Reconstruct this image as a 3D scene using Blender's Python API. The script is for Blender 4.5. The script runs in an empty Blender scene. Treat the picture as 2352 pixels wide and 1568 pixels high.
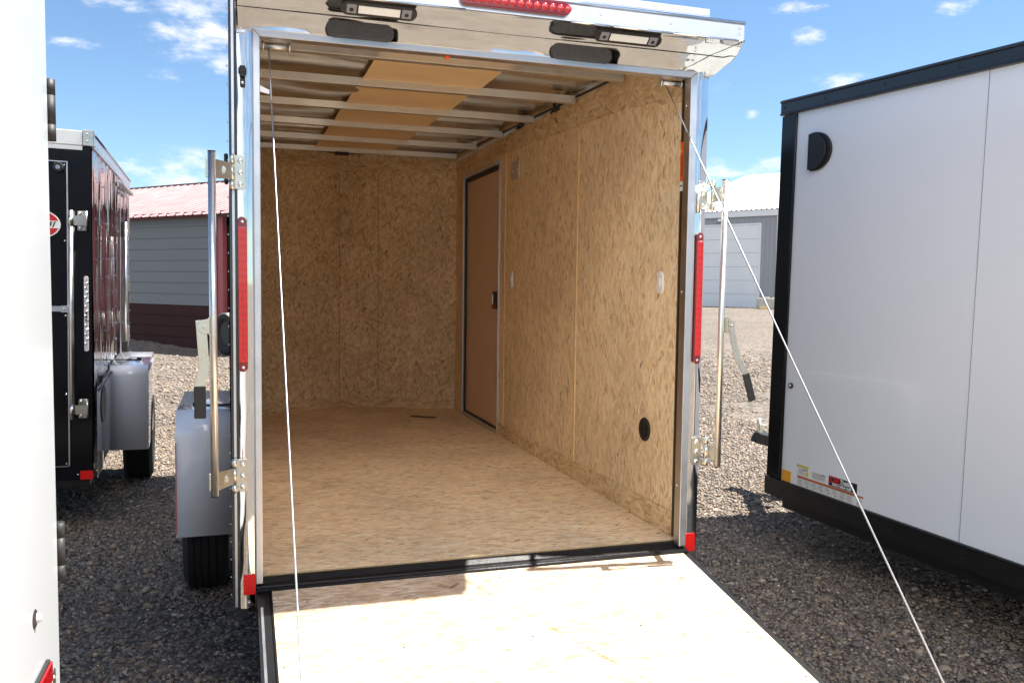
import bpy, bmesh, math, random
import numpy as np
from mathutils import Vector, Matrix
rad = math.radians
random.seed(7); np.random.seed(7)
S = bpy.context.scene
COL = S.collection

# ------------------------------------------------------------------ camera
cam_d = bpy.data.cameras.new('camera'); cam = bpy.data.objects.new('camera', cam_d); COL.objects.link(cam)
cam_d.sensor_fit = 'HORIZONTAL'; cam_d.sensor_width = 36.0
cam_d.lens = 36.0 * 1972.4 / 2352.0
cam_d.clip_start = 0.02; cam_d.clip_end = 3000
yaw, pit, rol = rad(17.7939), rad(3.7884), rad(0.7465)
r = Vector((math.cos(yaw), -math.sin(yaw), 0)); fw = Vector((math.sin(yaw)*math.cos(pit), math.cos(yaw)*math.cos(pit), -math.sin(pit)))
u = r.cross(fw)
r2 = math.cos(rol)*r + math.sin(rol)*u; u2 = -math.sin(rol)*r + math.cos(rol)*u
m = Matrix((r2, u2, -fw)).transposed().to_4x4(); m.translation = Vector((-0.0762, -2.9233, 1.519))
cam.matrix_world = m
S.camera = cam
S.render.resolution_x = 1024; S.render.resolution_y = 682

# ------------------------------------------------------------------ light
SUN = Vector((0.512, -0.038, 1.0)).normalized()
el = math.asin(SUN.z); az = math.atan2(SUN.x, SUN.y)
sun_d = bpy.data.lights.new('sun', 'SUN'); sun = bpy.data.objects.new('sun', sun_d); COL.objects.link(sun)
sun_d.energy = 4.6; sun_d.angle = rad(0.55); sun_d.color = (1.0, 0.955, 0.88)
sun.rotation_euler = (-SUN).to_track_quat('-Z', 'Y').to_euler()
sun.location = SUN*30
S.view_settings.view_transform = 'Standard'; S.view_settings.look = 'None'
S.view_settings.gamma = 1; S.view_settings.use_curve_mapping = False
S.view_settings.exposure = 1.53
S.cycles.max_bounces = 14; S.cycles.diffuse_bounces = 9; S.cycles.glossy_bounces = 6

W = bpy.data.worlds.new('World'); S.world = W; W.use_nodes = True
nt = W.node_tree; N = nt.nodes; L = nt.links
bg = N['Background']
sky = N.new('ShaderNodeTexSky'); sky.sky_type = 'NISHITA'; sky.sun_disc = False
sky.sun_elevation = el; sky.sun_rotation = az; sky.air_density = 1.0; sky.dust_density = 0.3; sky.ozone_density = 2.0; sky.altitude = 900
tc = N.new('ShaderNodeTexCoord')
tint = N.new('ShaderNodeMix'); tint.data_type = 'RGBA'; tint.blend_type = 'MULTIPLY'; tint.inputs[0].default_value = 1
L.new(sky.outputs[0], tint.inputs[6]); tint.inputs[7].default_value = (0.90, 1.02, 1.08, 1)
CL = [(-0.030,0.965,0.259,0.060,0.030,1.0),(-0.011,0.973,0.231,0.020,0.016,.8),(-0.099,0.956,0.275,0.046,0.012,.55),(-0.075,0.991,0.112,0.085,0.026,1.0),
(0.543,0.830,0.126,0.060,0.018,1.0),(0.563,0.785,0.258,0.024,0.015,.75),(0.604,0.768,0.213,0.032,0.010,.6),(0.534,0.824,0.189,0.011,0.007,.7),
(0.670,0.689,0.277,0.030,0.009,.5),(-0.053,0.985,0.167,0.034,0.006,.4),(-0.069,0.975,0.211,0.022,0.007,.4),(-0.159,0.959,0.234,0.030,0.006,.5),
(0.501,0.838,0.217,0.020,0.007,.4),(0.566,0.772,0.290,0.034,0.007,.6),(-0.042,0.957,0.292,0.061,0.014,.8),(0.640,0.740,0.200,0.03,0.01,.45),
(-0.6,-0.6,0.35,0.25,0.07,1),(0.2,-0.9,0.30,0.22,0.05,1),(0.5,-0.75,0.5,0.2,0.07,.9),(-0.25,-0.8,0.55,0.16,0.07,.9),(0.9,-0.2,0.35,0.2,0.05,1),(-0.9,0.3,0.3,0.3,0.06,1),(-0.1,-0.98,0.12,0.3,0.03,.9),(0.0,-0.95,0.28,0.5,0.20,.80),(-0.45,-0.85,0.25,0.35,0.18,.85)]  # wide last entries: unseen clouds added behind the camera to brighten fenders and interior
nz = N.new('ShaderNodeTexNoise'); nz.inputs['Scale'].default_value = 16; nz.inputs['Detail'].default_value = 9; nz.inputs['Roughness'].default_value = .66
mp = N.new('ShaderNodeMapping'); mp.inputs['Scale'].default_value = (1, 1, 2.4)
L.new(tc.outputs['Generated'], mp.inputs[0]); L.new(mp.outputs[0], nz.inputs['Vector'])
def wmath(op, a, b=None, c=None):
    n = N.new('ShaderNodeMath'); n.operation = op
    for i, v in enumerate((a, b, c)):
        if v is None: continue
        if isinstance(v, (int, float)): n.inputs[i].default_value = v
        else: L.new(v, n.inputs[i])
    return n.outputs[0]
def blobs(lst):
  acc = None
  for (cx, cy, cz, rx, rz, st) in lst:
    s = N.new('ShaderNodeVectorMath'); s.operation = 'SUBTRACT'; L.new(tc.outputs['Generated'], s.inputs[0]); s.inputs[1].default_value = (cx, cy, cz)
    k = N.new('ShaderNodeVectorMath'); k.operation = 'MULTIPLY'; L.new(s.outputs[0], k.inputs[0]); k.inputs[1].default_value = (1/rx, 1/rx, 1/rz)
    l = N.new('ShaderNodeVectorMath'); l.operation = 'LENGTH'; L.new(k.outputs[0], l.inputs[0])
    v = wmath('MULTIPLY', wmath('MAXIMUM', wmath('SUBTRACT', 1.35, l.outputs['Value']), 0.0), st)
    acc = v if acc is None else wmath('MAXIMUM', acc, v)
  return acc
acc = blobs(CL)
# bright unseen clouds behind the camera, added to light the trailer interior
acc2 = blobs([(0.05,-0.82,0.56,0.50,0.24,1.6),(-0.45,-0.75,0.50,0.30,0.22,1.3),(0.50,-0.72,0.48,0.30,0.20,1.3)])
nn = wmath('SUBTRACT', nz.outputs['Fac'], 0.5)
dens = wmath('ADD', acc, wmath('MULTIPLY', nn, 4.6))
mr = N.new('ShaderNodeMapRange'); mr.interpolation_type = 'SMOOTHSTEP'; L.new(dens, mr.inputs[0]); mr.inputs[1].default_value = .25; mr.inputs[2].default_value = 1.75
gate = wmath('MULTIPLY', mr.outputs[0], wmath('MINIMUM', wmath('MULTIPLY', acc, 3.0), 0.93))
mix = N.new('ShaderNodeMix'); mix.data_type = 'RGBA'; L.new(gate, mix.inputs[0]); L.new(tint.outputs[2], mix.inputs[6]); mix.inputs[7].default_value = (7.4, 7.3, 7.5, 1)
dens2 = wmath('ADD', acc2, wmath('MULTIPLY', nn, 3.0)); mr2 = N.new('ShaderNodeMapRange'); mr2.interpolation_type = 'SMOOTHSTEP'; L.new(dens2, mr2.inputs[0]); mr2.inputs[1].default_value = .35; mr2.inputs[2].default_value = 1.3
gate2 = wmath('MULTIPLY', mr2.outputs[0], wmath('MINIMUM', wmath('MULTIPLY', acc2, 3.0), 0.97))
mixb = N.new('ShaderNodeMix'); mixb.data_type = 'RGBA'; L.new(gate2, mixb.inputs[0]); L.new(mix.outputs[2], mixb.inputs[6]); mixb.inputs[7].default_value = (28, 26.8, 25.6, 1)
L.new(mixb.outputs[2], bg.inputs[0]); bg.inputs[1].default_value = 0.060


# ------------------------------------------------------------------ materials
def newmat(name):
    ma = bpy.data.materials.new(name); ma.use_nodes = True
    return ma, ma.node_tree.nodes, ma.node_tree.links, ma.node_tree.nodes['Principled BSDF']
def mnode(n_, l_, op, a, b=None, clamp=False):
    n = n_.new('ShaderNodeMath'); n.operation = op; n.use_clamp = clamp
    for i, v in enumerate((a, b)):
        if v is None: continue
        if isinstance(v, (int, float)): n.inputs[i].default_value = v
        else: l_.new(v, n.inputs[i])
    return n.outputs[0]
def mixc(n_, l_, f, a, b, mode='MIX'):
    n = n_.new('ShaderNodeMix'); n.data_type = 'RGBA'; n.blend_type = mode
    for i, v in ((0, f), (6, a), (7, b)):
        if isinstance(v, (int, float)): n.inputs[i].default_value = v
        elif isinstance(v, tuple): n.inputs[i].default_value = v if len(v) == 4 else (*v, 1)
        else: l_.new(v, n.inputs[i])
    return n.outputs[2]
def plain(name, col, rough=.5, metal=0, coat=0, var=.06, vs=9, bump=0, bs=200, spec=.5, alpha=1):
    ma, n, l, b = newmat(name)
    t = n.new('ShaderNodeTexCoord'); z = n.new('ShaderNodeTexNoise'); z.inputs['Scale'].default_value = vs; z.inputs['Detail'].default_value = 6
    l.new(t.outputs['Object'], z.inputs['Vector'])
    hi = tuple(min(1, c*(1+var)) for c in col); lo = tuple(c*(1-var) for c in col)
    l.new(mixc(n, l, z.outputs['Fac'], lo, hi), b.inputs['Base Color'])
    mr_ = n.new('ShaderNodeMapRange'); l.new(z.outputs['Fac'], mr_.inputs[0]); mr_.inputs[3].default_value = rough*.8; mr_.inputs[4].default_value = min(1, rough*1.25)
    l.new(mr_.outputs[0], b.inputs['Roughness'])
    b.inputs['Metallic'].default_value = metal; b.inputs['Coat Weight'].default_value = coat; b.inputs['Coat Roughness'].default_value = .04
    b.inputs['Specular IOR Level'].default_value = spec
    if bump:
        z2 = n.new('ShaderNodeTexNoise'); z2.inputs['Scale'].default_value = bs; z2.inputs['Detail'].default_value = 3; l.new(t.outputs['Object'], z2.inputs['Vector'])
        bp = n.new('ShaderNodeBump'); bp.inputs['Strength'].default_value = bump; bp.inputs['Distance'].default_value = .004
        l.new(z2.outputs['Fac'], bp.inputs['Height']); l.new(bp.outputs[0], b.inputs['Normal'])
    return ma
def osb(name, long_axis, thin_axis, third, bright=1.0, second_rot=0.5, sc=1.0, varied=.5, patch=0, pst=1.0, scuff=0, soft=.38, iso=1.0, tint=(1, 1, 1)):
    """oriented strand board: layered stretched flakes"""
    ma, n, l, b = newmat(name)
    t = n.new('ShaderNodeTexCoord')
    nd = n.new('ShaderNodeTexNoise'); nd.inputs['Scale'].default_value = 9; nd.inputs['Detail'].default_value = 3; l.new(t.outputs['Object'], nd.inputs['Vector'])
    dv = n.new('ShaderNodeVectorMath'); dv.operation = 'MULTIPLY_ADD'; l.new(nd.outputs['Color'], dv.inputs[0]); dv.inputs[1].default_value = (.007, .007, .007); l.new(t.outputs['Object'], dv.inputs[2])
    nf = n.new('ShaderNodeTexNoise'); nf.inputs['Scale'].default_value = 120; nf.inputs['Detail'].default_value = 2; l.new(t.outputs['Object'], nf.inputs['Vector'])
    dv2 = n.new('ShaderNodeVectorMath'); dv2.operation = 'MULTIPLY_ADD'; l.new(nf.outputs['Color'], dv2.inputs[0]); dv2.inputs[1].default_value = (.008, .008, .008); l.new(dv.outputs[0], dv2.inputs[2])
    def flakes(a, bb, rot, off):
        sca = [1, 1, 1]; sca[long_axis] = a; sca[thin_axis] = bb; sca[third] = bb*.15
        rm = n.new('ShaderNodeMapping'); rv = [0, 0, 0]; rv[third] = rot; rm.inputs['Rotation'].default_value = rv; rm.inputs['Location'].default_value = (off, off*2, off*3)
        l.new(dv2.outputs[0], rm.inputs[0])
        sm = n.new('ShaderNodeMapping'); sm.inputs['Scale'].default_value = sca; l.new(rm.outputs[0], sm.inputs[0])
        v = n.new('ShaderNodeTexVoronoi'); v.inputs['Scale'].default_value = 1; l.new(sm.outputs[0], v.inputs['Vector'])
        s = n.new('ShaderNodeSeparateColor'); l.new(v.outputs['Color'], s.inputs[0])
        return s.outputs[0], s.outputs[1], v.outputs['Distance']
    a1, a1g, d1 = flakes(19*sc, 95*sc, .12, .3)
    a2, a2g, d2 = flakes(17*sc, 75*sc, second_rot, 5.1)
    a3, a3g, d3 = flakes(22*sc, 110*sc, -second_rot*.8, 9.7)
    def ramp(x):
        cr = n.new('ShaderNodeValToRGB'); l.new(x, cr.inputs[0]); e = cr.color_ramp.elements
        cols = [(0, (.38, .235, .11)), (.08, (.53, .36, .185)), (.35, (.66, .485, .27)), (.70, (.73, .57, .35)), (1, (.82, .69, .48))]
        e[0].position = 0; e[0].color = (*[c*bright for c in cols[0][1]], 1); e[1].position = 1; e[1].color = (*[min(.9, c*bright) for c in cols[-1][1]], 1)
        for p, c in cols[1:-1]:
            q = e.new(p); q.color = (*[k*bright for k in c], 1)
        return cr.outputs[0]
    c1, c2, c3 = ramp(a1), ramp(a2), ramp(a3)
    mk = mnode(n, l, 'GREATER_THAN', a2g, 1-varied); mk3 = mnode(n, l, 'GREATER_THAN', a3g, 1-varied*.6)
    col = mixc(n, l, mk, c1, c2); col = mixc(n, l, mk3, col, c3)
    # soften contrast with a broad average
    col = mixc(n, l, soft, col, (.70*bright, .515*bright, .275*bright))
    # irregular darker strands
    for (pa, pb, off, th, st, pc) in ((10, 40, 2.0, .60, .42, (.50, .34, .18)), (22, 110, 7.0, .61, .60, (.42, .27, .135)), (22, 120, 13.0, .62, .6, (.86, .73, .52))):
        pm = n.new('ShaderNodeMapping'); ps = [1, 1, 1]; ps[long_axis] = pa*sc*iso; ps[thin_axis] = pb*sc/iso**.6; ps[third] = 8; pm.inputs['Scale'].default_value = ps; pm.inputs['Location'].default_value = (off, off, off)
        prv = [0, 0, 0]; prv[third] = second_rot*.3; pm.inputs['Rotation'].default_value = prv
        l.new(dv2.outputs[0], pm.inputs[0]); pn = n.new('ShaderNodeTexNoise'); pn.inputs['Scale'].default_value = 1; pn.inputs['Detail'].default_value = 4; pn.inputs['Roughness'].default_value = .65; l.new(pm.outputs[0], pn.inputs['Vector'])
        pr2 = n.new('ShaderNodeMapRange'); l.new(pn.outputs['Fac'], pr2.inputs[0]); pr2.inputs[1].default_value = th-.05-patch; pr2.inputs[2].default_value = th+.03-patch; pr2.inputs[4].default_value = st*pst
        col = mixc(n, l, pr2.outputs[0], col, tuple(min(.9, c*bright) for c in pc))
    # small dark slivers
    s1, s1g, sd = flakes(38*sc, 130*sc, .2, 3.3)
    dk = mnode(n, l, 'GREATER_THAN', s1, .93); col = mixc(n, l, mnode(n, l, 'MULTIPLY', dk, mnode(n, l, 'MULTIPLY', s1g, .8)), col, (.40, .235, .115))
    s2, s2g, sd2 = flakes(34*sc, 120*sc, -.6, 7.3)
    dk2 = mnode(n, l, 'GREATER_THAN', s2, .990); col = mixc(n, l, mnode(n, l, 'MULTIPLY', dk2, mnode(n, l, 'MULTIPLY', s2g, .8)), col, (.17, .10, .055))
    # broad tone drift, grain
    bn = n.new('ShaderNodeTexNoise'); bn.inputs['Scale'].default_value = 2.3; bn.inputs['Detail'].default_value = 4; l.new(t.outputs['Object'], bn.inputs['Vector'])
    gm = n.new('ShaderNodeMapping'); gs = [1, 1, 1]; gs[long_axis] = 18; gs[thin_axis] = 260; gs[third] = 20; gm.inputs['Scale'].default_value = gs; l.new(dv.outputs[0], gm.inputs[0])
    gn = n.new('ShaderNodeTexNoise'); gn.inputs['Scale'].default_value = 1; gn.inputs['Detail'].default_value = 4; l.new(gm.outputs[0], gn.inputs['Vector'])
    f = n.new('ShaderNodeMapRange'); l.new(bn.outputs['Fac'], f.inputs[0]); f.inputs[1].default_value = .3; f.inputs[2].default_value = .7; f.inputs[3].default_value = .86; f.inputs[4].default_value = 1.08
    g = n.new('ShaderNodeMapRange'); l.new(gn.outputs['Fac'], g.inputs[0]); g.inputs[1].default_value = .25; g.inputs[2].default_value = .75; g.inputs[3].default_value = .92; g.inputs[4].default_value = 1.06
    k = mnode(n, l, 'MULTIPLY', f.outputs[0], g.outputs[0])
    cc = n.new('ShaderNodeVectorMath'); cc.operation = 'SCALE'; l.new(mixc(n, l, 1.0, col, tint, 'MULTIPLY'), cc.inputs[0]); l.new(k, cc.inputs['Scale'])
    l.new(cc.outputs[0], b.inputs['Base Color'])
    if scuff:
        sn = n.new('ShaderNodeTexNoise'); sn.inputs['Scale'].default_value = 3.2; sn.inputs['Detail'].default_value = 8; sn.inputs['Roughness'].default_value = .7; sn.inputs['Distortion'].default_value = .8; l.new(t.outputs['Object'], sn.inputs['Vector'])
        sr = n.new('ShaderNodeMapRange'); l.new(sn.outputs['Fac'], sr.inputs[0]); sr.inputs[1].default_value = .55; sr.inputs[2].default_value = .72; sr.inputs[4].default_value = scuff
        cc2 = mixc(n, l, sr.outputs[0], cc.outputs[0], (.36, .27, .19)); l.new(cc2, b.inputs['Base Color'])
    b.inputs['Roughness'].default_value = .62; b.inputs['Specular IOR Level'].default_value = .3
    bp = n.new('ShaderNodeBump'); bp.inputs['Strength'].default_value = .2; bp.inputs['Distance'].default_value = .001
    l.new(mnode(n, l, 'ADD', a1, mnode(n, l, 'MULTIPLY', gn.outputs['Fac'], .8)), bp.inputs['Height']); l.new(bp.outputs[0], b.inputs['Normal'])
    return ma
def metal(name, col, rough, wave=0, wsc=(3, 3, 3), scratch=0, brush=None):
    ma, n, l, b = newmat(name)
    b.inputs['Metallic'].default_value = 1
    t = n.new('ShaderNodeTexCoord')
    z = n.new('ShaderNodeTexNoise'); z.inputs['Scale'].default_value = 14; z.inputs['Detail'].default_value = 7; l.new(t.outputs['Object'], z.inputs['Vector'])
    l.new(mixc(n, l, z.outputs['Fac'], tuple(c*.9 for c in col), tuple(min(1, c*1.06) for c in col)), b.inputs['Base Color'])
    mr_ = n.new('ShaderNodeMapRange'); l.new(z.outputs['Fac'], mr_.inputs[0]); mr_.inputs[3].default_value = rough*.6; mr_.inputs[4].default_value = rough*1.5
    l.new(mr_.outputs[0], b.inputs['Roughness'])
    if wave or brush:
        mp_ = n.new('ShaderNodeMapping'); mp_.inputs['Scale'].default_value = wsc; l.new(t.outputs['Object'], mp_.inputs[0])
        w = n.new('ShaderNodeTexNoise'); w.inputs['Scale'].default_value = 1; w.inputs['Detail'].default_value = 1.5 if not brush else 3; l.new(mp_.outputs[0], w.inputs['Vector'])
        bp = n.new('ShaderNodeBump'); bp.inputs['Strength'].default_value = wave or brush; bp.inputs['Distance'].default_value = .03 if wave else .0006
        l.new(w.outputs['Fac'], bp.inputs['Height']); l.new(bp.outputs[0], b.inputs['Normal'])
    return ma
def lens(name, col, rough=.12):
    ma, n, l, b = newmat(name)
    b.inputs['Base Color'].default_value = (*col, 1); b.inputs['Roughness'].default_value = rough
    b.inputs['Coat Weight'].default_value = 1; b.inputs['Coat Roughness'].default_value = .03
    t = n.new('ShaderNodeTexCoord'); v = n.new('ShaderNodeTexVoronoi'); v.inputs['Scale'].default_value = 42; v.inputs['Randomness'].default_value = 0; l.new(t.outputs['Object'], v.inputs['Vector'])
    bp = n.new('ShaderNodeBump'); bp.inputs['Strength'].default_value = .5; bp.inputs['Distance'].default_value = .003; l.new(v.outputs['Distance'], bp.inputs['Height']); l.new(bp.outputs[0], b.inputs['Normal'])
    l.new(mixc(n, l, v.outputs['Distance'], tuple(min(1, c*1.25) for c in col), tuple(c*.7 for c in col)), b.inputs['Base Color'])
    return ma

M = {}
M['osb_wall'] = osb('osb_wall', 2, 1, 0, bright=1.18, pst=.6, soft=.44, tint=(1, 1.03, 1.12))
M['osb_nose'] = osb('osb_nose', 2, 0, 1, second_rot=1.1, varied=.75, sc=.8, iso=1.35, bright=1.08, patch=.015, pst=1.15, tint=(.98, 1.01, 1.06))
M['osb_floor'] = osb('osb_floor', 0, 1, 2, second_rot=.35, bright=1.28, tint=(1.0, 1.015, 1.14), scuff=.35, patch=.01, pst=.9)
M['osb_ramp'] = osb('osb_ramp', 0, 1, 2, second_rot=.55, bright=.93, tint=(1.0, .975, 1.16), sc=.7, varied=.6, patch=.03, pst=1.3)
M['osb_strip'] = osb('osb_strip', 1, 2, 0, second_rot=.8, sc=.6)
M['osb_edge'] = plain('osb_edge', (.42, .30, .17), .8, var=.35, vs=90, bump=.6, bs=150)
M['batten'] = plain('batten', (.72, .52, .27), .6, var=.18, vs=30)
M['luan'] = plain('luan', (.82, .62, .36), .5, var=.12, vs=5)
M['door_ply'] = plain('door_ply', (.66, .46, .32), .42, var=.10, vs=4)
M['stainless'] = metal('stainless', (.74, .75, .75), .05, wave=.25, wsc=(5, 5, 3.2))
M['stainless_head'] = metal('stainless_head', (.86, .85, .82), .05, wave=.30, wsc=(2.4, 7, 7))
M['alu'] = metal('alu', (.66, .67, .70), .34)
M['alu_bow'] = metal('alu_bow', (.76, .77, .75), .42, brush=.4, wsc=(3, 200, 200))
M['alu_skin'] = metal('alu_skin', (.70, .69, .66), .22, wave=.25, wsc=(2, 8, 3))
M['zinc'] = metal('zinc', (.66, .65, .57), .27)
M['zinc_tube'] = metal('zinc_tube', (.80, .79, .74), .32)
M['bolt'] = metal('bolt', (.85, .86, .88), .15)
M['cable'] = metal('cable', (.40, .41, .43), .42)
M['black_steel'] = plain('black_steel', (.010, .010, .011), .34, var=.4, vs=20, bump=.35, bs=260, spec=.3)
M['black_paint'] = plain('black_paint', (.006, .006, .007), .16, var=.2, vs=3, spec=.35)
M['charcoal'] = plain('charcoal', (.020, .022, .028), .16, var=.2, vs=3, coat=.8)
M['black_wavy'] = metal('black_wavy', (.32, .31, .31), .06, wave=1.1, wsc=(9, 7, 1.3))
M['black_trim'] = plain('black_trim', (.014, .016, .022), .32, var=.2, vs=6, coat=.15)
M['black_plastic'] = plain('black_plastic', (.014, .014, .014), .5, var=.3, vs=60, bump=.2)
M['foam'] = plain('foam', (.085, .085, .088), .85, var=.6, vs=160, bump=1, bs=300)
M['rubber'] = plain('rubber', (.013, .012, .012), .75, var=.3, vs=30, bump=.4, bs=90)
M['grip'] = plain('grip', (.020, .020, .019), .55, var=.2, vs=40)
M['white_panel'] = plain('white_panel', (.63, .67, .70), .16, var=.015, vs=2, coat=.6)
M['white_panel_shade'] = plain('white_panel_b', (.84, .86, .89), .20, var=.025, vs=1.3, coat=.22, spec=.35, bump=.35, bs=2.2)
M['white_fender'] = plain('white_fender', (.90, .91, .96), .14, var=.02, vs=3, coat=1)
M['silver_fender'] = plain('silver_fender', (.80, .84, .93), .18, var=.04, vs=3, coat=1)
M['white_plastic'] = plain('white_plastic', (.78, .78, .76), .35, var=.02)
M['led_face'] = plain('led_face', (.85, .86, .80), .3, var=.15, vs=200)
M['red_lens'] = lens('red_lens', (.55, .002, .004))
M['red_dark'] = plain('red_dark', (.20, .004, .010), .15, coat=1)
M['red_refl'] = plain('red_refl', (.62, .006, .004), .3, var=.1, vs=60, coat=.5)
M['amber'] = plain('amber', (.85, .38, .01), .3, var=.06, coat=.5)
M['clear_lens'] = lens('clear_lens', (.62, .58, .62))
M['orange'] = plain('orange', (.80, .10, .01), .4, var=.04)
M['white'] = plain('white', (.78, .78, .76), .45, var=.02)
M['black'] = plain('black', (.01, .01, .01), .5)
M['yellow'] = plain('yellow', (.72, .66, .02), .4)
M['rust_band'] = plain('rust_band', (.48, .12, .03), .45)
M['textgrey'] = plain('textgrey', (.25, .25, .27), .5)
M['redink'] = plain('redink', (.50, .01, .012), .4)
M['maroon'] = plain('maroon', (.115, .030, .035), .45, var=.15, vs=4)
M['maroon_light'] = plain('maroon_light', (.30, .075, .085), .5, var=.1)
M['roof_red'] = plain('roof_red', (.215, .125, .130), .6, var=.06, vs=2)
M['siding_grey'] = plain('siding_grey', (.125, .130, .135), .45, var=.12, vs=2.2)
M['siding_brown'] = plain('siding_brown', (.040, .017, .016), .7, var=.35, vs=3, spec=.12)
M['bld_grey'] = plain('bld_grey', (.30, .31, .33), .5, var=.05, vs=1)
M['bld_white'] = plain('bld_white', (.72, .73, .74), .4, var=.04, vs=.6)
M['bld_roof'] = plain('bld_roof', (.62, .63, .64), .4, var=.04, vs=.5)
M['concrete'] = plain('concrete', (.42, .40, .36), .9, var=.25, vs=5, bump=.8, bs=30)
M['lumber'] = plain('lumber', (.60, .45, .22), .7, var=.15, vs=20)
M['tag'] = plain('tag', (.8, .8, .82), .4)
M['seam'] = plain('seam', (.34, .22, .12), .7)
M['dark_gap'] = plain('dark_gap', (.035, .022, .014), .4)

def gravel_mat():
    ma, n, l, b = newmat('gravel_ground')
    t = n.new('ShaderNodeTexCoord')
    nd = n.new('ShaderNodeTexNoise'); nd.inputs['Scale'].default_value = 40; l.new(t.outputs['Object'], nd.inputs['Vector'])
    dv = n.new('ShaderNodeVectorMath'); dv.operation = 'MULTIPLY_ADD'; l.new(nd.outputs['Color'], dv.inputs[0]); dv.inputs[1].default_value = (.012, .012, .012); l.new(t.outputs['Object'], dv.inputs[2])
    v = n.new('ShaderNodeTexVoronoi'); v.inputs['Scale'].default_value = 48; l.new(dv.outputs[0], v.inputs['Vector'])
    v2 = n.new('ShaderNodeTexVoronoi'); v2.inputs['Scale'].default_value = 17; l.new(dv.outputs[0], v2.inputs['Vector'])
    s = n.new('ShaderNodeSeparateColor'); l.new(v.outputs['Color'], s.inputs[0])
    s2 = n.new('ShaderNodeSeparateColor'); l.new(v2.outputs['Color'], s2.inputs[0])
    cr = n.new('ShaderNodeValToRGB'); l.new(mnode(n, l, 'ADD', mnode(n, l, 'MULTIPLY', s.outputs[0], .5), mnode(n, l, 'MULTIPLY', s2.outputs[0], .5)), cr.inputs[0]); e = cr.color_ramp.elements
    e[0].color = (.06, .05, .042, 1); e[0].position = .05; e[1].color = (.50, .445, .37, 1); e[1].position = .95
    for p, c in ((.3, (.150, .120, .096)), (.5, (.225, .180, .138)), (.7, (.30, .24, .185))):
        q = e.new(p); q.color = (*c, 1)
    dk = n.new('ShaderNodeMapRange'); l.new(v.outputs['Distance'], dk.inputs[0]); dk.inputs[1].default_value = .25; dk.inputs[2].default_value = .75; dk.inputs[3].default_value = 1.0; dk.inputs[4].default_value = .55
    bn = n.new('ShaderNodeTexNoise'); bn.inputs['Scale'].default_value = .35; bn.inputs['Detail'].default_value = 5; l.new(t.outputs['Object'], bn.inputs['Vector'])
    bm_ = n.new('ShaderNodeMapRange'); l.new(bn.outputs['Fac'], bm_.inputs[0]); bm_.inputs[1].default_value = .3; bm_.inputs[2].default_value = .7; bm_.inputs[3].default_value = .70; bm_.inputs[4].default_value = .95
    k = mnode(n, l, 'MULTIPLY', dk.outputs[0], bm_.outputs[0])
    cc = n.new('ShaderNodeVectorMath'); cc.operation = 'SCALE'; l.new(cr.outputs[0], cc.inputs[0]); l.new(k, cc.inputs['Scale'])
    l.new(cc.outputs[0], b.inputs['Base Color']); b.inputs['Roughness'].default_value = .85
    bp = n.new('ShaderNodeBump'); bp.invert = True; bp.inputs['Strength'].default_value = .9; bp.inputs['Distance'].default_value = .012; l.new(v.outputs['Distance'], bp.inputs['Height'])
    l.new(bp.outputs[0], b.inputs['Normal'])
    return ma
M['gravel'] = gravel_mat()
def pebble_mat():
    ma, n, l, b = newmat('pebble')
    a = n.new('ShaderNodeAttribute'); a.attribute_name = 'col'
    t = n.new('ShaderNodeTexCoord'); z = n.new('ShaderNodeTexNoise'); z.inputs['Scale'].default_value = 260; z.inputs['Detail'].default_value = 3; l.new(t.outputs['Object'], z.inputs['Vector'])
    mr_ = n.new('ShaderNodeMapRange'); l.new(z.outputs['Fac'], mr_.inputs[0]); mr_.inputs[3].default_value = .72; mr_.inputs[4].default_value = 1.25
    cc = n.new('ShaderNodeVectorMath'); cc.operation = 'SCALE'; l.new(a.outputs['Color'], cc.inputs[0]); l.new(mr_.outputs[0], cc.inputs['Scale'])
    l.new(cc.outputs[0], b.inputs['Base Color']); b.inputs['Roughness'].default_value = .6
    return ma
M['pebble'] = pebble_mat()

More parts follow.
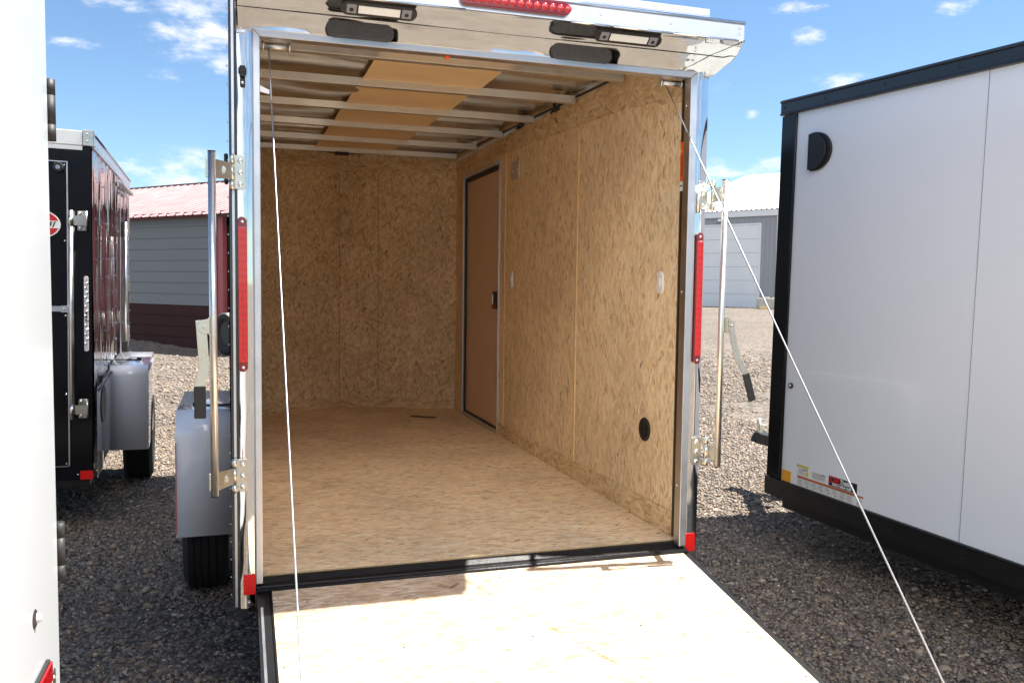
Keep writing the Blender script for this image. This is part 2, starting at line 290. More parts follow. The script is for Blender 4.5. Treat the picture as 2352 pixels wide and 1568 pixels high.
# ------------------------------------------------------------------ mesh helpers
class MB:
    def __init__(s): s.bm = bmesh.new(); s.sm = False
    def _t(s, vs, mtx):
        if mtx is not None: bmesh.ops.transform(s.bm, matrix=mtx, verts=vs)
    def box(s, a, b, mat=0, mtx=None):
        x0, y0, z0 = a; x1, y1, z1 = b
        vs = [s.bm.verts.new(p) for p in ((x0,y0,z0),(x1,y0,z0),(x1,y1,z0),(x0,y1,z0),(x0,y0,z1),(x1,y0,z1),(x1,y1,z1),(x0,y1,z1))]
        for f in ((0,3,2,1),(4,5,6,7),(0,1,5,4),(1,2,6,5),(2,3,7,6),(3,0,4,7)):
            s.bm.faces.new([vs[i] for i in f]).material_index = mat
        s._t(vs, mtx); return s
    def cyl(s, p0, p1, r0, r1=None, seg=16, mat=0, caps=True, smooth=True):
        p0, p1 = Vector(p0), Vector(p1); r1 = r0 if r1 is None else r1
        q = (p1-p0).to_track_quat('Z', 'Y'); A = []; B = []
        for i in range(seg):
            a = 2*math.pi*i/seg; d = Vector((math.cos(a), math.sin(a), 0))
            A.append(s.bm.verts.new(p0 + q @ (d*r0))); B.append(s.bm.verts.new(p1 + q @ (d*r1)))
        for i in range(seg):
            f = s.bm.faces.new((A[i], A[(i+1) % seg], B[(i+1) % seg], B[i])); f.material_index = mat; f.smooth = smooth
        if caps:
            s.bm.faces.new(A[::-1]).material_index = mat; s.bm.faces.new(B).material_index = mat
        return s
    def dome(s, c, n, r, h, mat=0, seg=12, rings=4):
        c = Vector(c); q = Vector(n).to_track_quat('Z', 'Y'); prev = None
        for k in range(rings+1):
            t = k/rings*math.pi/2
            if k == rings: ring = [s.bm.verts.new(c + q @ Vector((0, 0, h)))]
            else: ring = [s.bm.verts.new(c + q @ Vector((math.cos(2*math.pi*i/seg)*r*math.cos(t), math.sin(2*math.pi*i/seg)*r*math.cos(t), h*math.sin(t)))) for i in range(seg)]
            if prev:
                for i in range(seg):
                    if len(ring) == 1: f = s.bm.faces.new((prev[i], prev[(i+1) % seg], ring[0]))
                    else: f = s.bm.faces.new((prev[i], prev[(i+1) % seg], ring[(i+1) % seg], ring[i]))
                    f.smooth = True; f.material_index = mat
            prev = ring
        return s
    def prism(s, pts, axis, a, b, mat=0, mtx=None, smooth=False):
        """extrude a 2-D outline along axis; pts in the two other axes in order"""
        def P(p, t):
            v = [0, 0, 0]; o = [i for i in range(3) if i != axis]; v[axis] = t; v[o[0]] = p[0]; v[o[1]] = p[1]; return v
        A = [s.bm.verts.new(P(p, a)) for p in pts]; B = [s.bm.verts.new(P(p, b)) for p in pts]; n = len(pts)
        for i in range(n):
            f = s.bm.faces.new((A[i], A[(i+1) % n], B[(i+1) % n], B[i])); f.material_index = mat; f.smooth = smooth
        s.bm.faces.new(A[::-1]).material_index = mat; s.bm.faces.new(B).material_index = mat
        s._t(A+B, mtx); return s
    def poly(s, pts, mat=0):
        f = s.bm.faces.new([s.bm.verts.new(p) for p in pts]); f.material_index = mat; return s
    def grid(s, fn, nu, nv, mat=0, smooth=True):
        vs = [[s.bm.verts.new(fn(i/nu, j/nv)) for j in range(nv+1)] for i in range(nu+1)]
        for i in range(nu):
            for j in range(nv):
                f = s.bm.faces.new((vs[i][j], vs[i+1][j], vs[i+1][j+1], vs[i][j+1])); f.smooth = smooth; f.material_index = mat
        return s
    def split(s, name, mats, parent=None, gap=.003, **k):
        """one object per separate piece"""
        bm = s.bm; bm.verts.index_update(); seen = {}; isl = []
        for v in bm.verts:
            if v in seen: continue
            st = [v]; seen[v] = len(isl); g = []
            while st:
                a = st.pop(); g.append(a)
                for e in a.link_edges:
                    o = e.other_vert(a)
                    if o not in seen: seen[o] = len(isl); st.append(o)
            isl.append(g)
        bb = [[min(v.co[i] for v in g)-gap for i in range(3)]+[max(v.co[i] for v in g)+gap for i in range(3)] for g in isl]
        par = list(range(len(isl)))
        def f(i):
            while par[i] != i: i = par[i]
            return i
        for i in range(len(isl)):
            for j in range(i):
                if all(bb[i][q] <= bb[j][q+3] and bb[j][q] <= bb[i][q+3] for q in range(3)): par[f(i)] = f(j)
        groups = sorted(set(f(i) for i in range(len(isl)))); out = []
        for r_ in groups:
            m2 = MB(); m2.bm.free(); m2.bm = bm.copy(); m2.bm.verts.ensure_lookup_table()
            keep = set(v.index for i in range(len(isl)) if f(i) == r_ for v in isl[i])
            bmesh.ops.delete(m2.bm, geom=[v for k_, v in enumerate(m2.bm.verts) if k_ not in keep], context='VERTS')
            out.append(m2.build(name, mats, parent, **k))
        bm.free(); return out
    def build(s, name, mats, parent=None, bevel=0, seg=2, solid=0, recalc=True):
        if recalc: bmesh.ops.recalc_face_normals(s.bm, faces=s.bm.faces)
        me = bpy.data.meshes.new(name); s.bm.to_mesh(me); s.bm.free()
        if not isinstance(mats, (list, tuple)): mats = [mats]
        for mm in mats: me.materials.append(M[mm] if isinstance(mm, str) else mm)
        o = bpy.data.objects.new(name, me); COL.objects.link(o)
        if parent is not None: o.parent = parent
        if solid:
            md = o.modifiers.new('solid', 'SOLIDIFY'); md.thickness = solid; md.offset = 0
        if bevel:
            md = o.modifiers.new('bevel', 'BEVEL'); md.width = bevel; md.segments = seg; md.limit_method = 'ANGLE'; md.angle_limit = rad(40); md.harden_normals = False
        return o
def empty(name, loc, label, cat, group=None, rot=(0, 0, 0)):
    o = bpy.data.objects.new(name, None); COL.objects.link(o); o.location = loc; o.rotation_euler = rot; o.empty_display_size = .2
    o['label'] = label; o['category'] = cat
    if group: o['group'] = group
    return o
def tag(o, label, cat, group=None):
    o['label'] = label; o['category'] = cat
    if group: o['group'] = group
    return o
def lab(o, label): o['label'] = label; return o
def rrect(x0, x1, z0, z1, r, n=5):
    pts = []
    for cx, cz, a0 in ((x1-r, z1-r, 0), (x0+r, z1-r, 90), (x0+r, z0+r, 180), (x1-r, z0+r, 270)):
        for i in range(n+1):
            a = rad(a0 + 90*i/n); pts.append((cx+r*math.cos(a), cz+r*math.sin(a)))
    return pts
def text_mesh(body, size, mtx, name, mat, parent, extrude=.0004, xs=1.0, bold=0.0, shear=0):
    cu = bpy.data.curves.new(name, 'FONT'); cu.body = body; cu.size = size; cu.extrude = extrude; cu.offset = bold; cu.shear = shear; cu.resolution_u = 3
    to = bpy.data.objects.new(name+'_tmp', cu); COL.objects.link(to)
    dg = bpy.context.evaluated_depsgraph_get(); dg.update()
    me = bpy.data.meshes.new_from_object(to.evaluated_get(dg)); bpy.data.objects.remove(to); bpy.data.curves.remove(cu)
    me.transform(Matrix.Diagonal((xs, 1, 1, 1))); me.transform(mtx); me.materials.clear(); me.materials.append(M[mat])
    o = bpy.data.objects.new(name, me); COL.objects.link(o); o.parent = parent
    return o

# ------------------------------------------------------------------ ground
def hgt(x, y):
    def ss(a, b, t): t = min(1, max(0, (t-a)/(b-a))); return t*t*(3-2*t)
    h = .425*ss(12, 36, y)*ss(4, 14, x)
    # low berm of stones along the foot of the shed
    ax, ay = -.343, 16.66; dx, dy = -.643, .766
    t = (x-ax)*dx+(y-ay)*dy; n_ = (x-ax)*dy-(y-ay)*dx
    h += .13*ss(.6, 3.2, t)*math.exp(-((n_+.05)/.45)**2)*(1-ss(6, 8, t))
    return h
bm = bmesh.new()
xs = sorted(set([-400, -200, -100, -60, -40, -25, -15] + [round(-10+.5*i, 2) for i in range(0, 41)] + [12, 14, 16, 18, 20, 24, 28, 34, 40, 60, 100, 200, 400]))
ys = sorted(set([-400, -200, -100, -50, -25, -12, -6, -3, 0, 3, 6, 9, 12] + [round(12+.4*i, 2) for i in range(0, 36)] + [28, 30, 32, 34, 36, 40, 45, 60, 100, 200, 400, 700]))
G = [[bm.verts.new((x, y, hgt(x, y))) for y in ys] for x in xs]
for i in range(len(xs)-1):
    for j in range(len(ys)-1):
        f = bm.faces.new((G[i][j], G[i+1][j], G[i+1][j+1], G[i][j+1])); f.smooth = True
me = bpy.data.meshes.new('ground'); bm.to_mesh(me); bm.free(); me.materials.append(M['gravel'])
ground = bpy.data.objects.new('ground', me); COL.objects.link(ground); ground['kind'] = 'structure'

# loose pebbles where the gravel is seen close up: one uncountable mass
def pebbles():
    bm = bmesh.new(); bmesh.ops.create_icosphere(bm, subdivisions=1, radius=1); bm.verts.ensure_lookup_table()
    base = np.array([v.co[:] for v in bm.verts]); bf = np.array([[v.index for v in f.verts] for f in bm.faces]); bm.free()
    P = []
    def region(x0, x1, y0, y1, dens, s0):
        n = int((x1-x0)*(y1-y0)*dens)
        P.append(np.column_stack([np.random.uniform(x0, x1, n), np.random.uniform(y0, y1, n), np.random.uniform(.75, 1.3, n)*s0*np.exp(np.random.normal(0, .22, n))]))
    region(-1.7, .05, .0, 3.0, 5200, .0068); region(-2.4, 0, 3.0, 6.5, 2600, .0085)
    region(1.45, 4.3, -1.6, 1.6, 5200, .0068); region(1.7, 5.5, 1.6, 4.5, 3000, .0085); region(1.9, 5.5, 4.5, 6.0, 1500, .010)
    for k in range(10):
        region(2.0+k*.6, 6.0+k*.9, 6.0+k*.9, 7.2+k*.9, 620*math.exp(-k*.3), .0115+k*.0008); region(-2.6, 0, 6.3+k*.9, 7.5+k*.9, 620*math.exp(-k*.3), .0115+k*.0008)
    region(-.8, 1.8, -2.6, 0, 1500, .008)
    # sparse bigger stones
    region(-1.7, .05, .2, 3.0, 60, .015); region(1.6, 4.2, -1.4, 2.5, 60, .015)
    P = np.vstack(P)
    q = np.sin(P[:, 0]*1.9+1.4*np.sin(P[:, 1]*1.2))*np.sin(P[:, 1]*1.5+.8*np.sin(P[:, 0]*2.3+1))+.35*np.sin(P[:, 0]*5.1+P[:, 1]*3.7)
    P = P[np.random.rand(len(P)) > np.clip((q-.35)*1.6, 0, .72)]; n = len(P)
    a = np.random.uniform(0, 2*np.pi, n); tl = np.random.normal(0, .35, n)
    sc = np.column_stack([np.random.uniform(.9, 1.5, n), np.random.uniform(.7, 1.05, n), np.random.uniform(.45, .8, n)])*P[:, 2:3]
    V = base[None, :, :]*sc[:, None, :]*(1+np.random.normal(0, .10, (n, len(base), 1)))
    ct, st = np.cos(tl)[:, None], np.sin(tl)[:, None]
    y = V[:, :, 1]*ct-V[:, :, 2]*st; z = V[:, :, 1]*st+V[:, :, 2]*ct; x = V[:, :, 0]
    ca, sa = np.cos(a)[:, None], np.sin(a)[:, None]
    X = x*ca-y*sa+P[:, 0:1]; Y = x*sa+y*ca+P[:, 1:2]; Z = z+(P[:, 2]*np.random.uniform(.1, .7, n))[:, None]
    VV = np.stack([X, Y, Z], -1).reshape(-1, 3); nb = len(base)
    F = (bf[None]+np.arange(n)[:, None, None]*nb).reshape(-1, 3)
    me = bpy.data.meshes.new('gravel'); me.vertices.add(len(VV)); me.vertices.foreach_set('co', VV.astype(np.float32).ravel())
    me.loops.add(F.size); me.loops.foreach_set('vertex_index', F.astype(np.int32).ravel())
    me.polygons.add(len(F)); me.polygons.foreach_set('loop_start', np.arange(0, F.size, 3, dtype=np.int32))
    me.polygons.foreach_set('use_smooth', np.ones(len(F), dtype=bool))
    pal = np.array([(.30,.25,.21),(.40,.34,.27),(.20,.19,.19),(.14,.14,.15),(.46,.41,.36),(.33,.24,.18),(.24,.20,.17),(.50,.44,.38),(.11,.11,.125),(.38,.29,.20),(.30,.29,.30),(.62,.57,.52)])
    pr_ = np.array([14,12,12,11,8,8,12,5,8,6,10,2.5]); pr_ = pr_/pr_.sum()
    pal = pal*.72+pal.mean(0)*.28
    c = pal[np.random.choice(len(pal), n, p=pr_)]*np.random.uniform(.50, 1.05, (n, 1))*np.where(np.random.rand(n, 1) < .10, 1.35, .92)*np.array([1.08, .975, .84])
    ca_ = np.ones((n, nb, 4)); ca_[:, :, :3] = c[:, None, :]
    me.update(); at = me.color_attributes.new('col', 'FLOAT_COLOR', 'POINT'); at.data.foreach_set('color', ca_.astype(np.float32).ravel())
    me.materials.append(M['pebble'])
    o = bpy.data.objects.new('gravel', me); COL.objects.link(o)
    o['kind'] = 'stuff'; o['label'] = 'loose rounded gravel covering the yard in front of and beside the trailers'; o['category'] = 'gravel'
pebbles()

# ================================================================== MAIN TRAILER
T = empty('cargo_trailer', (0, 0, 0), 'open cargo trailer with polished rear frame, strand board inside and its ramp lowered', 'trailer', group='enclosed trailers parked on the gravel')
XL, XR = -.015, 1.566; YB = 3.66; AP = (.70, 3.98); FZ = .53
def zc(y): return 2.40+.022*y
# floor
MB().prism([(XL, .05), (XR+.02, .05), (XR+.02, YB), AP, (XL, YB)], 2, .505, FZ, 0).build('floor', ['osb_floor'], T)
MB().box((XL, .0475, .506), (XR-.01, .0495, .5285)).build('floor_edge', 'osb_edge', T)
# interior right wall with door opening
b = MB(); b.box((XR, .086, FZ), (XR+.03, 2.474, 2.52)); b.box((XR, 3.40, FZ), (XR+.03, YB, 2.52)); b.box((XR, 2.474, 2.315), (XR+.03, 3.40, 2.52)); b.box((XR, 2.474, FZ), (XR+.03, 3.40, .545))
rw = b.build('wall_panel', 'osb_wall', T); lab(rw, 'right inner wall panel of strand board')
MB().box((XL-.03, .05, FZ), (XL, YB, 2.52)).build('wall_panel', 'osb_wall', T)
# nose walls
def noseslab(p, q, name='front_wall_panel'):
    p = Vector((*p, 0)); q = Vector((*q, 0)); d = (q-p).normalized(); n_ = Vector((-d.y, d.x, 0)); n_ = n_ if n_.y > 0 else -n_
    bb = MB(); pts = [p, q, q+n_*.03, p+n_*.03]
    A = [bb.bm.verts.new((v.x, v.y, FZ)) for v in pts]; B = [bb.bm.verts.new((v.x, v.y, 2.52)) for v in pts]
    for i in range(4): bb.bm.faces.new((A[i], A[(i+1) % 4], B[(i+1) % 4], B[i]))
    bb.bm.faces.new(A); bb.bm.faces.new(B)
    return bb.build(name, 'osb_nose', T)
noseslab((XR+.02, YB-.008), AP); noseslab(AP, (XL-.02, YB-.01))
def nosestrip(p, q, z0, z1, t=.006, mat='osb_strip', name='kick_strip'):
    p = Vector((*p, 0)); q = Vector((*q, 0)); d = (q-p).normalized(); n_ = Vector((-d.y, d.x, 0)); n_ = -n_ if n_.y > 0 else n_
    bb = MB(); pts = [p+n_*.0005, q+n_*.0005, q+n_*t, p+n_*t]
    A = [bb.bm.verts.new((v.x, v.y, z0)) for v in pts]; B = [bb.bm.verts.new((v.x, v.y, z1)) for v in pts]
    for i in range(4): bb.bm.faces.new((A[i], A[(i+1) % 4], B[(i+1) % 4], B[i]))
    bb.bm.faces.new(A); bb.bm.faces.new(B)
    return bb.build(name, mat, T)
M['osb_strip_x'] = osb('osb_strip_x', 0, 2, 1, second_rot=.7, sc=.6)
for p, q in (((XR-.003, YB-.008), (AP[0]+.004, AP[1])), ((AP[0]-.004, AP[1]), (XL, YB-.01))):
    nosestrip(p, q, FZ, .605, mat='osb_strip_x'); nosestrip(p, q, 2.38, 2.47, mat='osb_strip_x', name='top_strip')
MB().box((AP[0]-.0015, AP[1]-.003, .606), (AP[0]+.0015, AP[1]+.001, 2.379)).build('seam', 'seam', T)
MB().cyl((.985, 3.84, .61), (.985, 3.84, 2.37), .002, seg=6).build('seam', 'osb_edge', T)
# strips and seam battens on right wall
MB().prism([(.088, FZ), (2.47, FZ), (2.47, .612), (.088, .628)], 0, XR-.008, XR-.0005).build('kick_strip', 'osb_strip', T, bevel=.001)
MB().prism([(.088, 2.227), (.60, 2.298), (3.65, 2.385), (3.65, 2.52), (.088, 2.52)], 0, XR-.007, XR-.0005).build('top_strip', 'osb_strip', T, bevel=.001)
for y0, y1, z1 in ((1.125, 1.148, 2.305), (2.355, 2.374, 2.34)):
    MB().box((XR-.006, y0, .614), (XR-.0005, y1, z1)).build('seam_batten', 'batten', T, bevel=.001)
# side door (frame, leaf, latch)
dr = MB().box((XR+.012, 2.50, .56), (XR+.028, 3.375, 2.295)).build('side_door', 'door_ply', T)
b = MB(); b.box((XR-.012, 2.466, .533), (XR+.010, 2.482, 2.325)); b.box((XR-.012, 3.39, .533), (XR+.010, 3.415, 2.325)); b.box((XR-.012, 2.482, .533), (XR+.010, 3.39, .556)); b.box((XR-.012, 2.482, 2.300), (XR+.010, 3.39, 2.325))
b.build('door_frame', 'alu', dr, bevel=.002)
b = MB(); b.box((XR+.002, 2.484, .558), (XR+.011, 2.490, 2.298)); b.box((XR-.002, 3.362, .558), (XR+.011, 3.388, 2.298)); b.box((XR+.002, 2.490, .558), (XR+.011, 3.36, .566)); b.box((XR+.0, 2.490, 2.27), (XR+.011, 3.36, 2.298)); b.build('door_seal', 'black_plastic', dr)
b = MB(); b.prism(rrect(2.505, 2.625, 1.355, 1.47, .012), 0, XR-.008, XR+.011); lt = b.build('latch', 'black_plastic', dr, bevel=.003)
MB().box((XR-.013, 2.59, 1.385), (XR-.0085, 2.612, 1.455)).build('latch_lever', 'zinc', lt, bevel=.002)
MB().box((XR-.012, 2.535, 1.365), (XR-.0085, 2.575, 1.39)).build('lock_button', 'redink', lt, bevel=.001)
# metal cover plate high on the wall
b = MB(); b.prism(rrect(2.085, 2.235, 2.165, 2.275, .02), 0, XR-.006, XR-.0006, 0)
for yy in (2.11, 2.21): b.dome((XR-.006, yy, 2.22), (-1, 0, 0), .006, .003, 1)
b.build('cover_plate', ['alu_bow', 'bolt'], T, bevel=.002)
# white oval marker light covers
for yc_, zc_, w_, h_ in ((2.20, 1.552, .040, .105), (.218, 1.535, .052, .092)):
    o = MB().prism(rrect(yc_-w_/2, yc_+w_/2, zc_-h_/2, zc_+h_/2, w_*.45, 6), 0, XR-.010, XR-.0006).build('light_cover', 'white_plastic', T, bevel=.004, seg=3)
    b = MB(); b.prism(rrect(yc_-w_*.22, yc_+w_*.22, zc_-h_*.2, zc_+h_*.2, w_*.2, 4), 0, XR-.0145, XR-.0102)
    for q in (-1, 1): b.dome((XR-.0102, yc_, zc_+q*h_*.36), (-1, 0, 0), .004, .002, 0, 8, 2)
    b.build('cover_boss', 'white_plastic', o, bevel=.001)
# round vent with louvres
vy, vz = .332, .916
b = MB()
def ringpts(R_, n_=36): return [(vy+R_*math.cos(2*math.pi*i/n_), vz+R_*math.sin(2*math.pi*i/n_)) for i in range(n_)]
b.prism(ringpts(.050), 0, XR-.008, XR-.0006); vt = b.build('vent', 'black_plastic', T, bevel=.003)
b = MB()
for i in range(-6, 7):
    h_ = i*.0055; w_ = math.sqrt(max(0, .036**2-h_**2))
    b.box((XR-.0105, vy-w_, vz+h_-.001), (XR-.0082, vy-.002, vz+h_+.001)); b.box((XR-.0105, vy+.002, vz+h_-.001), (XR-.0082, vy+w_, vz+h_+.001))
b.build('louvre', 'grip', vt)
# ceiling bows, skins, plywood strip
bows = [.02, .59, 1.15, 1.78, 2.39, 3.02, 3.60]
for y in bows[1:]:
    b = MB(); z = zc(y)
    b.box((XL, y-.020, z), (XR-.02, y+.020, z+.036)); b.box((XL, y+.0205, z+.030), (XR-.02, y+.034, z+.036))
    b.build('roof_bow', 'alu_bow', T, bevel=.0015)
z = zc(.02)
ys_ = [.05]+bows[1:]+[3.98]
for i in range(len(ys_)-1):
    y0, y1 = ys_[i], ys_[i+1]
    if i < 6:
        MB().box((.485, y0+.001, zc((y0+y1)/2)+.036), (1.05, y1-.001, zc((y0+y1)/2)+.040)).build('ceiling_board', 'luan', T)
    def sk(a, c, y0=y0, y1=y1, i=i):
        x = XL+(XR+.03-XL)*a; y = y0+(y1-y0)*c
        side = math.sin(math.pi*min(1, abs(x-.77)/.8)**1.2)
        sag = .024*math.sin(math.pi*c)**2*side*math.sin(2.2*x+i*1.7) + .012*math.sin(math.pi*(a*3+i*.37))*math.sin(math.pi*c)
        return (x, y, zc(y)+.060+sag*.9)
    MB().grid(sk, 40, 12).build('roof_skin', 'alu_skin', T)
# top plate rail and wire along wall top
MB().box((XR-.018, .05, 2.455), (XR-.0075, 3.6, 2.475)).build('top_rail', 'alu_bow', T, bevel=.002)
b = MB()
for y in (1.35, 1.42, 1.95, 2.02):
    b.cyl((XR-.03, y, zc(y)+.004), (XR-.012, y+.05, zc(y)+.05), .006, seg=8); b.cyl((XR-.03, y+.05, zc(y)+.004), (XR-.012, y, zc(y)+.05), .006, seg=8)
b.split('wire_tie', 'black_plastic', T)
MB().cyl((XR-.022, .3, zc(.3)+.03), (XR-.022, 3.5, zc(3.5)+.03), .006, seg=8).build('wire', 'black_plastic', T)
# dome light on far bow
MB().box((.62, 3.55, 2.452), (.72, 3.58, 2.475)).build('ceiling_light', 'black_plastic', T, bevel=.003)
# shell
def lside(a, c):
    y = .032+(YB-.032)*a; z = .43+(2.47-.43)*c
    return (-.0870-.012*math.sin(math.pi*min(1, max(0, c)))**.6-.002*math.sin(a*37+c*5), y, z)
b = MB(); b.grid(lside, 24, 12)
sw = b.build('side_skin', 'charcoal', T)
MB().box((-.084, .01, .40), (-.046, YB, 2.50)).build('side_frame', 'charcoal', T)
MB().box((XR+.031, .031, .40), (XR+.058, YB, 2.50)).build('side_skin', 'charcoal', T)
b = MB()
A_ = [(-.085, .0), (XR+.06, .0), (XR+.06, YB), (AP[0]+.04, 4.08), (-.085, YB)]
b.prism(A_, 2, 2.535, 2.56); b.build('roof', 'alu', T)
b = MB(); b.prism([(-.085, .03), (-.085, YB), (AP[0], 4.08), (AP[0], 4.03), (-.05, YB)], 2, .40, 2.535); b.prism([(XR+.092, YB), (AP[0], 4.08), (AP[0], 4.03), (XR+.05, YB)], 2, .40, 2.535)
b.build('nose_skin', 'charcoal', T)
MB().prism([(-.08, .06), (XR+.09, .06), (XR+.09, YB), AP, (-.08, YB)], 2, .40, .504).build('chassis', 'black_steel', T)
# corner trim on left rear edge with screws
b = MB()
b.box((-.0960, .004, .44), (-.0880, .030, 2.455), 0); b.box((-.0878, .002, .44), (-.0800, .028, 2.45), 1); b.box((-.0798, .001, .44), (-.0725, .026, 2.45), 0)
for i in range(34): b.dome((-.0990, .045, .47+i*.06), (-1, 0, 0), .004, .004, 2, 8, 2)
b.build('corner_trim', ['charcoal', 'alu', 'bolt'], T)
MB().box((-.1125, .07, 1.838), (-.0995, .12, 1.935)).build('side_marker', 'black_plastic', T, bevel=.005, seg=3)
# rear frame (polished)
b = MB()
def post(x0, x1):
    b.grid(lambda a, c: (x0+(x1-x0)*a, -.0005-.0035*math.sin(math.pi*a), .435+(2.325-.435)*c), 6, 60)
post(-.071, -.0225); post(1.5775, 1.629)
fr = b.split('rear_frame', 'stainless', T)
b = MB(); b.box((-.071, .002, .435), (-.0225, .03, 2.325)); b.box((1.5775, .002, .435), (1.629, .03, 2.325)); b.split('frame_core', 'alu', T)
for x_, z_ in ((-.045, .455), (1.607, .455)):
    MB().cyl((x_, .0, z_), (x_, -.006, z_), .007, seg=6).dome((x_, -.006, z_), (0, -1, 0), .004, .003).build('rivet', 'bolt', T)
# aluminium opening trim (mitred)
b = MB(); y0, y1 = -.012, .034
b.prism([(-.0222, .516), (0, .516), (0, 2.297), (-.0222, 2.3205)], 1, y0, y1)
b.prism([(1.5772, .516), (1.548, .516), (1.548, 2.297), (1.5772, 2.3205)], 1, y0, y1)
b.prism([(-.0222, 2.3212), (0, 2.2977), (1.548, 2.2977), (1.5772, 2.3212)], 1, y0, y1)
b.build('opening_trim', 'alu', T, bevel=.0025)
MB().box((1.557, .036, .53), (1.5653, .040, 2.31)).build('door_seal', 'black_plastic', T)
b = MB(); b.box((1.5655, .0470, .53), (1.590, .0855, 2.34)); b.build('jamb_channel', 'dark_gap', T)
for z_ in (2.2, 1.5, .75): MB().dome((1.5475, .018, z_), (-1, 0, 0), .004, .003).build('rivet', 'bolt', T)
# header: vertical face, fold, soffit, fascia
b = MB()
b.grid(lambda a, c: (-.071+(1.629+.071)*a, -.002, 2.3225+(2.387-2.3225)*c), 60, 4)
b.build('header_panel', 'stainless_head', T)
b = MB(); b.grid(lambda a, c: (-.068+(1.626+.068)*a, -.004-.222*c, 2.3885-.0065*c+.0008*math.sin(9*a+4*c)), 60, 8)
b.build('soffit', 'stainless_head', T)
MB().box((-.07, .002, 2.322), (1.628, .03, 2.535)).build('header_core', 'alu', T)
b = MB(); b.prism([(-.227, 2.384), (-.227, 2.446), (-.215, 2.452), (.02, 2.534), (.02, 2.522), (-.21, 2.440), (-.219, 2.384)], 0, -.080, 1.635, 0)
fa = b.build('fascia', 'alu', T, bevel=.002)
b = MB(); b.cyl((-.080, -.229, 2.4455), (1.635, -.229, 2.4455), .0055, seg=12)
for x0, x1 in ((-.080, .62), (.98, 1.12), (1.13, 1.345), (1.352, 1.60), (1.61, 1.635)): b.cyl((x0, -.228, 2.3835), (x1, -.228, 2.3835), .0040, seg=12)
b.split('fascia_bead', 'bolt', fa)
b = MB()
for x_, z_ in ((.45, 2.415), (.62, 2.445), (1.085, 2.418), (1.345, 2.415), (1.615, 2.427), (1.615, 2.405), (-.06, 2.427)): b.dome((x_, -.2275, z_), (0, -1, 0), .0045, .0035, 0, 10, 3)
b.split('screw', 'bolt', fa)
for s_, x_ in ((1, 1.629), (-1, -.073)):
    MB().prism([(.012, 2.302), (.012, 2.50), (-.215, 2.447), (-.224, 2.44), (-.224, 2.385), (-.213, 2.362), (-.190, 2.345), (-.155, 2.332)], 0, x_, x_+.0022*s_).build('end_fin', 'stainless_head', T, bevel=.0005)
b = MB(); b.box((1.610, -.0085, 2.305), (1.6285, -.0055, 2.330)); b.box((-.0705, -.0085, 2.305), (-.045, -.0055, 2.330))
for x_, z_ in ((1.62, 2.315), (-.058, 2.317)): b.dome((x_, -.0085, z_), (0, -1, 0), .004, .002, 0, 8, 2)
b.split('corner_plate', 'stainless_head', T)
# high brake light bar
bl = MB().prism(rrect(.600, .972, 2.3965, 2.4385, .020, 6), 1, -.242, -.2285).build('brake_light', 'red_dark', T, bevel=.003)
b = MB()
for i in range(13): b.dome((.636+i*.0272, -.2422, 2.418), (0, -1, 0), .0125, .004, 0, 16, 4)
b.split('lens', 'red_lens', bl, gap=0)
MB().dome((.957, -.2424, 2.418), (0, -1, 0), .004, .003).split('screw', 'bolt', bl)
# loading lights under the canopy
for x0, x1 in ((.235, .475), (1.085, 1.335)):
    LM = Matrix.Translation(((x0+x1)/2, -.172, 2.372)) @ Matrix.Rotation(rad(-40), 4, 'X'); hw_ = (x1-x0)/2
    b = MB(); b.prism(rrect(-hw_, hw_, -.024, .024, .0235, 6), 2, -.012, .002, mtx=LM)
    ho = b.build('loading_light', 'black_plastic', T, bevel=.003)
    b = MB(); b.box((-hw_+.055, -.015, -.0165), (hw_-.055, .011, -.0125), mtx=LM); b.build('led_panel', 'led_face', ho, bevel=.001)
    for q in (-hw_+.034, hw_-.034):
        b = MB(); b.box((q-.015, -.017, -.0150), (q+.015, .013, -.0124), 0, mtx=LM); c_ = LM @ Vector((q, .001, -.0151)); b.dome(c_, LM.to_3x3() @ Vector((0, 0, -1)), .007, .001, 1)
        b.build('lamp_bracket', ['textgrey', 'black'], ho)
# foam bump pads
for x0, x1 in ((.207, .430), (.990, 1.222)):
    MB().prism(rrect(x0, x1, 2.317, 2.374, .027, 7), 1, -.022, -.0025).build('bump_pad', 'foam', T, bevel=.008, seg=3)
# small orange marker lamp inside header
MB().dome((.62, .016, 2.2965), (0, 0, -1), .010, .009).build('marker_lamp', 'orange', T)
# tail lights on posts
for x_, sgn in ((-.0575, 1), (1.600, -1)):
    tl = MB().prism(rrect(x_-.0145, x_+.0145, 1.225, 1.725, .0143, 6), 1, -.022, -.004).build('tail_light', 'red_dark', T, bevel=.003)
    MB().prism(rrect(x_-.0125, x_+.0125, 1.257, 1.692, .002, 2), 1, -.026, -.0222).build('lens', 'red_lens', tl, bevel=.003, seg=3)
    b = MB()
    for z_ in (1.240, 1.709): b.dome((x_, -.0225, z_), (0, -1, 0), .0055, .003)
    b.split('screw', 'bolt', tl)
# red reflectors low on posts
for x0, x1, z0, z1 in ((-.0625, -.0240, .482, .550), (1.5795, 1.620, .492, .562)):
    MB().prism(rrect(x0, x1, z0, z1, .004, 3), 1, -.0075, -.0045).build('reflector', 'red_refl', T)
# black catch on left post
b = MB(); b.box((-.0625, -.024, 2.165), (-.044, -.004, 2.200)); b.box((-.0610, -.014, 2.135), (-.045, -.004, 2.164)); b.cyl((-.066, -.018, 2.183), (-.041, -.018, 2.183), .011)
ct_ = b.build('door_catch', 'black_plastic', T, bevel=.003)
MB().dome((-.0535, -.0145, 2.148), (0, -1, 0), .005, .003).split('screw', 'bolt', ct_)
